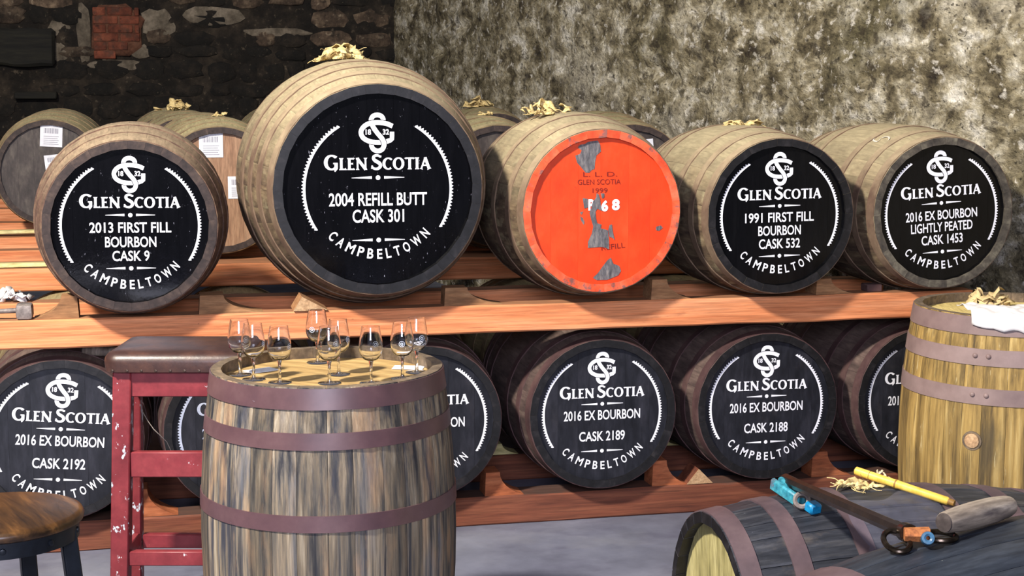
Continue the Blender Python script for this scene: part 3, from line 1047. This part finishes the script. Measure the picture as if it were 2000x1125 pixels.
G2 = 'casks on the floor rail'
low_kw = dict(stave='lower_stave', hoop='lower_hoop', chime='chime_black', head='worn_black_paint', group=G2)
def low_art(num, rot=0.0, ink='white_lettering'):
    return std_art([('2016 EX BOURBON', -.02, 1.10, .14), ('CASK ' + num, -.32, .66, .14)], rot, low=-.53, ink=ink, ground='worn_black_paint')
cask('whisky_cask', 'dark cask lettered CASK 2192 at lower left behind the bar stool', LOWB, lay(-.390, LY, .415, LOWB), seed=11, art=low_art('2192', math.radians(-5.2)), **low_kw)
cask('whisky_cask', 'dark cask mostly hidden behind the red stool and tasting barrel', LOWB, lay(.238, LY, .415, LOWB), seed=12, art=low_art('2191', 0, 'faded_lettering'), **low_kw)
cask('whisky_cask', 'dark cask half hidden right of the barrel with the glasses', LOWB, lay(.882, LY, .415, LOWB), seed=13, art=low_art('2190', 0), **low_kw)
cask('whisky_cask', 'dark cask lettered CASK 2189 below the red headed cask', LOWB, lay(1.550, LY, .415, LOWB), seed=14, art=low_art('2189', 0), **low_kw)
cask('whisky_cask', 'dark cask lettered CASK 2188 under cask 532', LOWB, lay(2.200, LY, .415, LOWB), seed=15, art=low_art('2188', 0), **low_kw)
cask('whisky_cask', 'dark cask partly hidden behind the yellow upright barrel', LOWB, lay(2.850, LY, .415, LOWB), seed=16, art=low_art('2187', 0), **low_kw)

# ================================================================== REAR CASKS
def paper(root, x, z, w, h, y0, base, tilt=0.0):
    f = Flat()
    f.poly([(-w / 2, -h / 2), (w / 2, -h / 2), (w / 2, h / 2), (-w / 2, h / 2)])
    for k in range(12):
        f.ribbon([(-w * .32 + k * w * .055, h * .12), (-w * .32 + k * w * .055, h * .36)], w * .02 * (1 + k % 2), 1, 1)
    for k in range(5):
        f.ribbon([(-w * .34, -h * (.02 + k * .09)), (w * (.34 - .05 * (k % 2)), -h * (.02 + k * .09))], h * .025, 1, 1)
    o = f.build('paper_label', ['paper', 'print_grey'], 1.0, tilt, y0 - .002, root, (base[0] + x, base[1], base[2] + z))
    return o

def papered(specs):
    def f(root, d, base):
        for (x, z, w, h, t) in specs:
            paper(root, x, z, w, h, d.recess, base, t)
    return f

G3 = 'casks stored in the rows behind'
rk = dict(stave='rear_stave', hoop='rear_hoop', chime='chime_brown', group=G3)
ZC = 1.158
rear = [
    (-.62, 8.60, 'rear_head_dark', 'rear cask at far left with dark head and two white papers', [(.013, .195, .115, .115, -.06), (.02, .045, .09, .10, .1)]),
    (-.66, 9.53, 'rear_head_dark', 'far rear cask, top showing behind the dark papered cask', None),
    (.225, 7.00, 'rear_head_brown', 'rear cask with pale brown head and white printed label', [(-.035, .20, .105, .108, 0), (.085, .01, .10, .10, 0)]),
    (.19, 7.93, 'rear_head_dark', 'dusty rear cask directly behind the one with the brown head', None),
    (.10, 8.86, 'rear_head_dark', 'third dusty cask back behind cask 9', None),
    (.03, 9.80, 'rear_head_dark', 'farthest of the dusty casks lined up behind cask 9', None),
    (.78, 10.9, 'rear_head_dark', 'distant cask peeking out left of the big butt', None),
    (1.504, 7.00, 'rear_head_dark', 'rear cask with dark head between the butt and the red cask', None),
    (1.46, 7.93, 'rear_head_dark', 'dusty rear cask top just right of the big butt', None),
    (2.15, 7.00, 'rear_head_dark', 'rear cask with dark head and paper right of the red cask', [(.06, .16, .10, .10, .1)]),
    (2.40, 7.96, 'rear_head_brown', 'rear cask with brown head against the right wall', [(.10, .18, .09, .09, .1)]),
    (2.10, 9.85, 'rear_head_dark', 'distant dark headed cask topped with hessian left of the red cask', None),
]
for i, (x, y, hd, lab, pp) in enumerate(rear):
    cask('whisky_cask', lab, BARREL, lay(x, y, ZC, BARREL), head=hd, seed=30 + i % 3, art=papered(pp) if pp else None, **rk)
rl = dict(stave='rear_stave', hoop='rear_hoop', chime='chime_oak', head='rear_head_dark', group='lower casks stored behind')
for i, (x, lab, pp) in enumerate(((-.42, 'lower rear cask added to darken the gap behind cask 2192', None),  # first two casks are added to cover bright lit floor in the gaps
                                  (.27, 'lower rear cask added to darken the gap behind the red stool', None),
                                  (.95, 'lower rear cask glimpsed left of cask 2189', [(.12, .2, .11, .11, 0)]),
                                  (1.63, 'lower rear cask glimpsed between casks 2189 and 2188', [(-.07, .2, .11, .12, 0)]),
                                  (2.33, 'lower rear cask glimpsed right of cask 2188', None))):
    cask('whisky_cask', lab, BARREL, lay(x, 6.42, .415, BARREL), seed=50 + i, art=papered(pp) if pp else None, **rl)

# ================================================================== UPRIGHT AND LYING BARRELS IN FRONT
H_STAND = [(.003, .052), (.112, .042), (.318, .042, 1), (.602, .042, 1)]
cask('oak_barrel', 'upright weathered oak barrel with purple brown hoops carrying the tasting glasses', STAND, (.40, 4.05, 0), (-PI / 2, 0, 0), upright=True,
     stave='grey_oak_stave', hoop='painted_hoop', chime='chime_oak', head='oak_head', hoops=H_STAND, seed=21, cat='barrel', group='upright barrels', boards=6, spin=.9)
def bung(root, d, base):
    r = d.r(d.L / 2)
    a = PI + .165
    o = obj('bung', lathe('bung', [(0, .006), (.019, .006), (.023, .004), (.0245, -.01)], ['chock_endgrain'], n=20), root,
            Vector(base) + Vector((r * math.sin(a), d.L / 2 - .058, r * math.cos(a))), (0, a, 0))
    obj('bung_hole_rim', lathe('bung_hole_rim', [(.0245, .0005), (.031, .0005), (.031, -.006)], ['chime_oak'], n=20), root,
        Vector(base) + Vector((r * math.sin(a), d.L / 2 - .058, r * math.cos(a))), (0, a, 0))
H_YEL = [(.003, .056), (.102, .052), (.225, .052)]
cask('oak_barrel', 'upright honey yellow barrel with bung and a white cloth on top', YELLOW, (2.715, 4.56, 0), (-PI / 2, 0, math.radians(-38)), upright=True,
     stave='yellow_oak_stave', hoop='lit_mauve_hoop', chime='chime_oak', head='yellow_head', hoops=H_YEL, seed=22, cat='barrel', group='upright barrels', spin=.4,
     art=bung, rivets=PI + .12)
A_DIR = math.radians(-4 - 90)
def lying_loc(hx, hy, ang, d):
    """base point under the bilge of a cask lying on the floor, from its head centre and axis angle"""
    return (hx + math.cos(ang) * d.L / 2, hy + math.sin(ang) * d.L / 2, 0.001)
H_A = [(.003, .046), (.125, .044), (.285, .044)]
cask('oak_barrel', 'lying barrel with pale yellowish head and blue grey staves at lower right', LYING, lying_loc(1.243, 3.385, 0, LYING), (0, 0, math.radians(-90)),
     stave='navy_stave', hoop='dark_hoop', chime='chime_black', head='pale_cask_head', hoops=H_A, seed=23, cat='barrel', group='barrels lying on the floor', spin=.15)
cask('oak_barrel', 'big dark blue black cask lying nearest at the lower right corner', DARKBUTT, lying_loc(1.16, 2.49, math.radians(8), DARKBUTT), (0, 0, math.radians(-82)),
     stave='butt_dark_stave', hoop='dark_hoop', chime='chime_black', head='rear_head_dark', hoops=[(.003, .05), (.5, .045)], seed=24, cat='barrel', group='barrels lying on the floor')

# ================================================================== TASTING GLASSES
gout = [(.0, .0600), (.010, .0605), (.020, .065), (.028, .076), (.0315, .090), (.0312, .104), (.0285, .122), (.0255, .138), (.0238, .150)]
gin = [(.0228, .1500), (.0244, .138), (.0272, .122), (.0299, .104), (.0302, .091), (.0268, .0785), (.019, .0680), (.010, .0645), (.0, .0640)]
BOWL = lathe('bowl', gout + gin, ['clear_glass'], n=36, sharp=70)
STEM = lathe('stem', [(0, .0040), (.0062, .0040), (.0042, .012), (.0036, .030), (.0042, .050), (.0070, .0598), (0, .0598)], ['clear_glass'], n=18, sharp=60)
FOOT = lathe('foot', [(0, .0), (.0300, .0), (.0308, .0012), (.0290, .0024), (.014, .0036), (.006, .0042), (0, .0044)], ['clear_glass'], n=36, sharp=60)
def etched():
    vs, fs = [], []
    def ring(r0, r1, n=20):
        b = len(vs)
        for i in range(n):
            a = 2 * PI * i / n
            for r in (r0, r1):
                u, v = r * math.cos(a), .098 + r * math.sin(a)
                R = .0316
                vs.append((R * math.sin(u / R), -R * math.cos(u / R), v))
        for i in range(n):
            j = (i + 1) % n
            fs.append((b + 2 * i, b + 2 * j, b + 2 * j + 1, b + 2 * i + 1))
    ring(.0068, .0080)
    ring(.0022, .0040)
    return mesh('etched_emblem', vs, fs, ['etched_glass'], smooth=False)
ETCH = etched()
ZG = STAND.L - STAND.recess + .001
glasses = [(.173, 4.118, 'glass at the left rim of the barrel, farthest left', 40), (.205, 4.044, 'second glass from the left, close against the leftmost', 70),
           (.269, 3.984, 'third glass from the left, standing alone near the front rim', 66), (.393, 4.255, 'rearmost glass, tallest in the picture above the timber rail', -20),
           (.395, 3.949, 'front glass of the overlapping middle pair', 150), (.432, 4.067, 'glass directly behind the front middle glass', 60),
           (.501, 3.925, 'glass standing alone right of the middle pair', 160), (.590, 3.970, 'front glass of the right hand pair with etched emblem', 2),
           (.641, 4.049, 'glass farthest right on the barrel', 30)]
for x, y, lab, rz in glasses:
    t = thing('tasting_glass', 'clear stemmed tasting ' + lab, 'glass', (x, y, ZG), (0, 0, math.radians(rz - 12)), 'tasting glasses on the barrel')
    obj('bowl', BOWL, t)
    obj('stem', STEM, t)
    obj('foot', FOOT, t)
    obj('etched_emblem', ETCH, t)
for x, y, rz, lab in ((.232, 4.170, .5, 'white paper card lying behind the two leftmost glasses'), (.630, 4.125, -.3, 'white paper card under the rightmost glass')):
    me = box_mesh('paper_card', (.085, .055, .0008), ['paper'], bevel=0, centre=(0, 0, .0004))
    tag(obj('paper_card', me, None, (x, y, ZG + .0002), (0, 0, rz)), lab, 'card', 'cards on the barrel head')

# ================================================================== RED STOOL
SR = math.radians(-12.6)
st = thing('leather_stool', 'tall red painted wooden stool with chipped legs and brown leather seat', 'stool', (.045, 4.66, 0), (0, 0, SR))
SW, SD = .44, .32
def rounded(w, dp, r, n=6):
    pts = []
    for qx, qy, a0 in ((1, 1, 0), (-1, 1, 90), (-1, -1, 180), (1, -1, 270)):
        for k in range(n + 1):
            a = math.radians(a0 + 90 * k / n)
            pts.append((qx * (w / 2 - r) + r * math.cos(a), qy * (dp / 2 - r) + r * math.sin(a)))
    return pts
vs, fs = [], []
levels = [(.796, -.004), (.798, .0), (.826, .003), (.838, .0), (.848, -.008), (.855, -.020), (.859, -.045), (.861, -.10)]
for z, g_ in levels:
    for px, py in rounded(SW + 2 * g_, SD + 2 * g_, max(.012, .045 + g_)):
        vs.append((px, py, z))
nn = 28
for l in range(len(levels) - 1):
    for k in range(nn):
        q = (k + 1) % nn
        fs.append((l * nn + k, l * nn + q, (l + 1) * nn + q, (l + 1) * nn + k))
fs.append(tuple(range(nn - 1, -1, -1)))
fs.append(tuple(range((len(levels) - 1) * nn, len(levels) * nn)))
seat = obj('seat', mesh('seat', vs, fs, ['brown_leather'], sharp=50), st)
stud = lathe('stud', [(.005, 0), (.004, .002), (0, .0032)], ['brass_stud'], n=8)
for k in range(10):
    obj('stud', stud, seat, (-.19 + k * .042, -SD / 2, .803), (PI / 2, 0, 0))
for k in range(5):
    obj('stud', stud, seat, (-SW / 2, -.11 + k * .05, .803), (PI / 2, 0, -PI / 2))
def beam_between(name, p, q, w, dpt, m, parent, bev=.004):
    p, q = Vector(p), Vector(q)
    L = (q - p).length
    me = box_mesh(name, (w, dpt, L), [m], bevel=bev)
    o = obj(name, me, parent, (p + q) / 2)
    o.rotation_euler = (q - p).to_track_quat('Z', 'Y').to_euler() if abs((q - p).normalized().z) < .8 else Vector((0, 0, 1)).rotation_difference((q - p).normalized()).to_euler()
    return o
for sx in (-1, 1):
    beam_between('leg', (sx * .198, -.145, 0), (sx * .168, -.118, .796), .054, .046, 'stool_leg_paint', st)
    beam_between('leg', (sx * .212, .110, 0), (sx * .184, .075, .796), .044, .040, 'stool_leg_paint', st)
def hbar(name, x0, x1, y, z, h, t):
    obj(name, box_mesh(name, (x1 - x0, t, h), ['stool_paint'], bevel=.003), st, ((x0 + x1) / 2, y, z))
def dbar(name, x, y0, y1, z, h, t):
    obj(name, box_mesh(name, (t, y1 - y0, h), ['stool_paint'], bevel=.003), st, (x, (y0 + y1) / 2, z))
hbar('apron', -.146, .146, -.122, .757, .074, .024)
hbar('apron', -.162, .162, .078, .757, .074, .024)
dbar('apron', -.180, -.094, .054, .757, .074, .022)
dbar('apron', .180, -.094, .054, .757, .074, .022)
hbar('stretcher', -.152, .152, -.129, .518, .076, .026)
hbar('stretcher', -.164, .164, -.139, .235, .044, .026)
hbar('stretcher', -.180, .180, .101, .215, .044, .026)
dbar('stretcher', -.196, -.115, .080, .225, .040, .022)
dbar('stretcher', .196, -.115, .080, .225, .040, .022)

# ================================================================== ROUND BAR STOOL
bs = thing('bar_stool', 'round bar stool with dark wooden seat and black steel legs', 'stool', (-.365, 3.268, 0), (0, 0, .35))
obj('seat', lathe('seat', [(0, .722), (.160, .722), (.170, .727), (.172, .736), (.168, .744), (.158, .747), (0, .747)], ['seat_wood'], n=48, sharp=50), bs)
rim = obj('seat_ring', lathe('seat_ring', [(.156, .690), (.161, .690), (.161, .724), (.156, .724)], ['black_steel'], n=48, closed=True), bs)
for k in range(10):
    a = 2 * PI * k / 10 + .1
    obj('rivet', lathe('rivet', [(.007, 0), (.006, .003), (0, .005)], ['black_steel'], n=10), rim, (.161 * math.cos(a), .161 * math.sin(a), .707), (0, PI / 2, a))
for k in range(4):
    a = PI / 4 + k * PI / 2 + .17
    beam_between('leg', (.215 * math.cos(a), .215 * math.sin(a), 0), (.142 * math.cos(a), .142 * math.sin(a), .722), .034, .022, 'black_steel', bs, .003)
obj('foot_ring', lathe('foot_ring', [(.178 + .009 * math.cos(q * PI / 4), .24 + .009 * math.sin(q * PI / 4)) for q in range(8)], ['black_steel'], n=40, closed=True), bs)

# ================================================================== CLOTH, HESSIAN
def tuft(label, x, y, z, w, dp, h, m='hessian', seed=0, rz=0.0, strands=7, sag=None, strips=14, sw=.024):
    """torn sacking: curled strips heaped in a low mound with a few frayed threads; sag = cask radius across x"""
    rr = random.Random(seed)
    root = thing('hessian_scrap', label, 'hessian', (x, y, z), (0, 0, rz), 'hessian scraps on the casks')
    def ground(px):
        return -(sag - math.sqrt(max(1e-6, sag * sag - px * px))) if sag else 0.0
    vs, fs = [], []
    for t in range(strips):
        a = rr.uniform(0, 2 * PI)
        q = math.sqrt(rr.random()) * .62
        p = Vector((math.cos(a) * q * w / 2, math.sin(a) * q * dp / 2, 0))
        p.z = ground(p.x) + h * (1 - q) * rr.uniform(.15, .75)
        hd = rr.uniform(0, 2 * PI)
        rise = rr.uniform(-.2, .9)
        step = max(w, dp) * .052
        n = rr.randint(6, 9)
        roll = rr.uniform(-.5, .5)
        b = len(vs)
        for k in range(n + 1):
            e = (p.x / (w / 2)) ** 2 + (p.y / (dp / 2)) ** 2
            lo = ground(p.x) + .004
            p.z = min(max(p.z, lo), lo + h * max(.18, 1.05 - e * .85))
            d = Vector((math.cos(hd), math.sin(hd), 0))
            sdv = Vector((-d.y, d.x, 0)) * math.cos(roll) + Vector((0, 0, 1)) * math.sin(roll)
            wd = sw * (.55 + .5 * math.sin(PI * (k + .6) / (n + 1.2))) * rr.uniform(.8, 1.2)
            mid = Vector((0, 0, wd * .22))
            for u in (-.5, 0, .5):
                c = p + sdv * (u * wd) + (mid if u == 0 else Vector((0, 0, 0)))
                c.z = max(c.z, ground(c.x) + .003)
                vs.append(tuple(c))
            p = p + d * step + Vector((0, 0, rise * step))
            hd += rr.uniform(-.75, .75)
            if e > .75:
                hd = math.atan2(-p.y, -p.x) + rr.uniform(-.9, .9)
            rise += rr.uniform(-.9, .6)
            roll += rr.uniform(-.5, .5)
        for k in range(n):
            for u in (0, 1):
                fs.append((b + 3 * k + u, b + 3 * k + 3 + u, b + 3 * k + 4 + u, b + 3 * k + 1 + u))
    o = obj('crumpled_sacking', mesh('crumpled_sacking', vs, fs, [m], sharp=70), root)
    o['kind'] = 'stuff'
    md = o.modifiers.new('thickness', 'SOLIDIFY')
    md.thickness = .0022
    for s in range(strands):
        a = rr.uniform(0, 2 * PI)
        p0 = Vector((math.cos(a) * w * .3, math.sin(a) * dp * .3, 0))
        p0.z = ground(p0.x) + h * .4
        pts = [p0]
        dv = Vector((math.cos(a), math.sin(a), .2))
        for q in range(7):
            dv += Vector((rr.uniform(-.7, .7), rr.uniform(-.7, .7), rr.uniform(-.6, .35)))
            nx = pts[-1] + dv.normalized() * w * .045
            nx.z = max(nx.z, ground(nx.x) + .002)
            pts.append(nx)
        obj('frayed_thread', tube('frayed_thread', pts, .0011, [m], n=5), root)
    return root

tuft('tan hessian scrap bunched on top of the big butt', .660, 5.86, 1.722, .24, .20, .055, seed=1, strands=6, strips=26, sw=.030, sag=.46)
tuft('tan hessian scrap on the left shoulder of the red headed cask', 1.405, 5.70, 1.514, .20, .18, .05, seed=2, strands=8, strips=15, sw=.028)
tuft('flat tan hessian strip on top of cask 532', 2.205, 5.69, 1.470, .19, .10, .022, seed=3, strands=4, sag=.33, strips=12, sw=.022)
tuft('pale tan hessian scrap on the rear casks behind cask 9', .02, 9.30, 1.474, .22, .16, .06, seed=4, strands=2, strips=14, sw=.045)
tuft('small hessian scrap on the distant cask left of the red cask', 2.08, 10.28, 1.474, .24, .16, .06, seed=5, strands=2, strips=14, sw=.05)
tuft('thin pale scrap on the rear cask above the brown head', .24, 7.42, 1.477, .10, .08, .018, seed=6, strands=0, strips=6)
tuft('thin pale scrap on the rear cask top right of the butt', 1.52, 7.44, 1.477, .09, .08, .018, seed=8, strands=0, strips=6)

# white cloth draped over the front rim of the yellow barrel
cx, cy, RZ = 2.715, 4.56, YELLOW.L
rt = Vector((math.cos(SR), math.sin(SR), 0))
fw = Vector((-math.sin(SR), math.cos(SR), 0))
vs, fs = [], []
NA, NB = 44, 30
RR = YELLOW.re + .006
for i in range(NA + 1):
    u = -.205 + .42 * i / NA
    hang = .035 + .030 * abs(noise.noise(Vector((u * 9, 1, 3)))) + (.05 * max(0, 1 - abs(u + .005) / .06)) + (.035 * max(0, 1 - abs(u + .115) / .03)) * .6
    for j in range(NB + 1):
        s = j / NB
        bfront = -math.sqrt(max(0, RR * RR - u * u))
        bback = -.10 + .05 * noise.noise(Vector((u * 8, 2, 1)))
        total = (bback - bfront) + hang
        q = s * total
        wr = .012 * noise.noise(Vector((u * 16, q * 16, 4))) + .007 * noise.noise(Vector((u * 40, q * 30, 9)))
        if q < bback - bfront:
            p = Vector((cx, cy, RZ + .012 + max(-.006, wr) + .010 * math.sin(min(1, s * 1.4) * PI))) + rt * u + fw * (bback - q)
        else:
            dn = q - (bback - bfront)
            k = min(1, dn / .02)
            p = Vector((cx, cy, RZ + .012 + max(-.006, wr) * (1 - k) - dn)) + rt * u + fw * (bfront - .010 * k - abs(wr) * .8)
        vs.append(tuple(p))
for i in range(NA):
    for j in range(NB):
        a = i * (NB + 1) + j
        fs.append((a, a + 1, a + NB + 2, a + NB + 1))
o = obj('white_cloth', mesh('white_cloth', vs, fs, ['white_cloth'], sharp=60))
md = o.modifiers.new('thickness', 'SOLIDIFY')
md.thickness = .002
tag(o, 'white cloth draped over the front rim of the yellow barrel', 'cloth')
t2 = tuft('crumpled tan cloth behind the white cloth on the yellow barrel', 2.70, 4.70, RZ - .030, .17, .12, .085, 'tan_cloth', seed=12, strands=0, strips=16, sw=.055)
t2.name = 'crumpled_cloth'
t2['category'] = 'cloth'

# small white cloth at the left end of the upper rail
tw = tuft('small white cloth on the rail behind the hammer at far left', -.60, 6.08, .805, .12, .08, .07, 'white_cloth', seed=14, strands=0, strips=5, sw=.085)
tw.name = 'cloth_scrap'
tw['category'] = 'cloth'

# ================================================================== TOOLS
hm = thing('hammer', 'small iron hammer lying on the upper rail at the left edge', 'hammer', (-.488, 5.385, UZ), (0, 0, 0))
obj('hammer_head', box_mesh('hammer_head', (.055, .075, .052), ['grey_iron'], bevel=.013, seg=2, jitter=.003, centre=(0, 0, .027)), hm)
obj('handle', tube('handle', [(-.02, 0, .028), (-.15, .0, .026), (-.30, .01, .025)], [.009, .008, .010], ['grey_iron']), hm)

pk = thing('wooden_stub', 'grey weathered wooden stub lying on cask 2192 beside the leather seat', 'stub', (-.262, 5.50, .682), (0, .10, -.15))
obj('shaft', tube('shaft', [(-.05, 0, .02), (.0, 0, .021), (.10, 0, .02)], [.0175, .0185, .018], ['weathered_handle'], n=14), pk)
obj('end_cap', tube('end_cap', [(-.054, 0, .02), (-.048, 0, .02)], [.014, .0178], ['rear_head_dark'], n=14), pk)
tag(obj('loose_wire', tube('loose_wire', [(-.105, 4.79, .640), (-.085, 4.785, .600), (-.067, 4.781, .572), (-.029, 4.767, .534), (-.016, 4.76, .505), (-.014, 4.755, .470)], .0013, ['wire'], n=6)),
    'thin loose wire hanging beside the front leg of the red stool', 'wire')

# long steel rod with ring handle resting across the two lying barrels
ba = thing('rod_tool', 'long dark steel rod with ring handle lying across the two barrels', 'tool', (1.345, 2.581, .772))
o0 = Vector((1.345, 2.581, .772))
far, near = Vector((1.469, 3.467, .659)), Vector((1.345, 2.590, .788))
ax = (far - near).normalized()
sd = Vector((.976, -.218, 0))
def rel(p):
    return Vector(p) - o0
obj('rod', tube('rod', [rel(near), rel(near + ax * .06), rel(near + ax * .07), rel(far - ax * .12), rel(far)], [.0155, .0155, .0140, .0145, .0165], ['dark_steel'], n=8), ba)
obj('collar', tube('collar', [rel(near - ax * .012), rel(near + ax * .012)], .0185, ['dark_steel'], n=14), ba)
obj('rusty_block', tube('rusty_block', [rel(near - ax * .02 + sd * -.012), rel(near - ax * .024 + sd * .034)], [.013, .015], ['rusty_iron'], n=6), ba)
b0 = near - ax * .045 + sd * .024 + Vector((0, 0, -.004))
obj('bolt', lathe('bolt', [(.0040, -.014), (.0040, .006), (.0075, .008), (.0115, .007), (.0125, .004), (.0125, -.014)], ['bolt_blue'], n=22, closed=True), ba, rel(b0),
    Vector((-.35, -.86, .36)).to_track_quat('Z', 'Y').to_euler())
def loop(c, ux, uy, rx, ry, r):
    pts = [rel(c + ux * (rx * math.cos(2 * PI * k / 24)) + uy * (ry * math.sin(2 * PI * k / 24))) for k in range(25)]
    return tube('ring', pts, r, ['dark_steel'], n=9, cap=False)
flat_fw = Vector((.218, .976, 0))
obj('ring', loop(near - ax * .022 + sd * -.026 + Vector((0, 0, -.013)), sd, flat_fw * .8 + Vector((0, 0, .25)), .024, .042, .0055), ba)
obj('ring', loop(near - ax * .006 + sd * .060 + Vector((0, 0, -.006)), sd, flat_fw, .030, .030, .0055), ba)

# blue clamp
bc = thing('blue_clamp', 'chipped blue painted metal clamp on the lying barrel beside the rod', 'tool', (1.458, 3.39, .648))
o1 = Vector((1.458, 3.39, .648))
pa, pb = Vector((1.432, 3.452, .656)), Vector((1.462, 3.278, .632))
dirv = (pb - pa)
Lc = dirv.length
q = dirv.to_track_quat('Y', 'Z').to_euler()
obj('jaw', box_mesh('jaw', (.014, Lc * .66, .030), ['blue_enamel'], bevel=.004, jitter=.0015), bc, (pa + dirv * .33) - o1 + Vector((.014, 0, .004)), q)
obj('jaw', box_mesh('jaw', (.014, Lc * .66, .030), ['blue_enamel'], bevel=.004, jitter=.0015), bc, (pa + dirv * .33) - o1 + Vector((-.006, -.002, .002)), q)
obj('socket', lathe('socket', [(.011, -.02), (.021, -.02), (.021, .018), (.016, .021), (.011, .018)], ['grey_iron'], n=18, closed=True), bc, (pa + dirv * .70) - o1 + Vector((0, 0, .003)),
    Vector((-.35, -.80, .45)).to_track_quat('Z', 'Y').to_euler())
obj('end_nut', box_mesh('end_nut', (.032, .032, .026), ['bright_blue_enamel'], bevel=.005, jitter=.001), bc, pa + dirv * .90 - o1 + Vector((.008, 0, .002)), q)

# bamboo valinch
bl, br = Vector((1.648, 3.456, .676)), Vector((1.803, 3.268, .638))
bd = br - bl
bo = thing('bamboo_stick', 'yellow bamboo stick with dark nodes lying on the barrel behind the rod', 'stick', tuple(bl + bd * .5 + Vector((0, 0, -.012))))
oc = bl + bd * .5 + Vector((0, 0, -.012))
obj('cane', tube('cane', [bl - oc + bd * t for t in (0, .01, .2, .42, .45, .48, .75, .985, 1)], [.007, .0105, .0105, .0105, .0118, .0105, .0100, .0100, .008], ['bamboo'], n=16), bo)
obj('node', tube('node', [bl - oc + bd * t for t in (.44, .455)], .0122, ['bamboo_node'], n=16), bo)
obj('node', tube('node', [bl - oc + bd * t for t in (.16, .165)], .0110, ['bamboo_node'], n=16), bo)
obj('dark_tip', tube('dark_tip', [br - oc, br - oc + bd * .06], [.0085, .0075], ['bamboo_node'], n=12), bo)
tuft('frayed pale hessian under the left end of the bamboo stick', 1.640, 3.42, .642, .15, .07, .014, 'hessian', seed=21, strands=9, rz=.1, strips=16, sw=.016)
tuft('grey hessian fluff behind the bamboo stick', 1.715, 3.46, .634, .055, .05, .045, 'hessian_grey', seed=22, strands=6, strips=14, sw=.014)

# weathered wooden mallet handle on the big dark cask
ml, mr = Vector((1.405, 2.560, .812)), Vector((1.598, 2.655, .808))
md_ = mr - ml
mo = ml + Vector((0, 0, -.025))
mh = thing('wooden_mallet', 'weathered grey wooden mallet lying on the big dark cask', 'mallet', tuple(mo))
prof = [(0, .0), (.019, .0), (.0205, .02), (.0245, .22), (.0260, .45), (.0255, .70), (.0215, .93), (.0185, .985), (.010, 1.0), (0, 1.0)]
obj('grip', lathe('grip', [(r, h * md_.length) for r, h in prof], ['weathered_handle'], n=24, sharp=50), mh, ml - mo, md_.to_track_quat('Z', 'Y').to_euler())
obj('dark_end', lathe('dark_end', [(0, -.003), (.0175, -.003), (.0190, .001), (.0, .001)], ['rear_head_dark'], n=24), mh, ml - mo, md_.to_track_quat('Z', 'Y').to_euler())

# crumpled plastic film clinging to the lying barrel
film = bpy.data.materials.new('plastic_film')
film.use_nodes = True
fb = film.node_tree.nodes['Principled BSDF']
fb.inputs['Base Color'].default_value = lin((150, 150, 175))
fb.inputs['Roughness'].default_value = .07
fb.inputs['Alpha'].default_value = .12
MATS['plastic_film'] = film
vs, fs = [], []
NA, NS = 40, 40
for i in range(NS + 1):
    for k in range(NA + 1):
        u_, t_ = i / NS - .5, k / NA - .5
        sc_ = 1 + .35 * noise.noise(Vector((math.atan2(t_, u_) * 1.3, 3.0, max(abs(u_), abs(t_)) * 2)))
        s_ = .43 + .24 * u_ * sc_
        a = math.radians(40 + 58 * t_ * sc_)
        ed = min(i, NS - i, k, NA - k) / 6
        wv = noise.fractal(Vector((s_ * 30, a * 10, 4)), .8, 2.2, 4)
        r = LYING.r(s_) + .0035 + (.0025 + max(-.0025, .0090 * wv)) * min(1, ed)
        vs.append((1.243 + s_, 3.385 - r * math.sin(a), .3221 + .001 + r * math.cos(a)))
for i in range(NS):
    for k in range(NA):
        a = i * (NA + 1) + k
        fs.append((a, a + 1, a + NA + 2, a + NA + 1))
me = mesh('plastic_film', vs, fs, ['plastic_film'], sharp=80)
tag(obj('plastic_film', me), 'crumpled shiny plastic film clinging to the lying barrel under the bamboo', 'film')
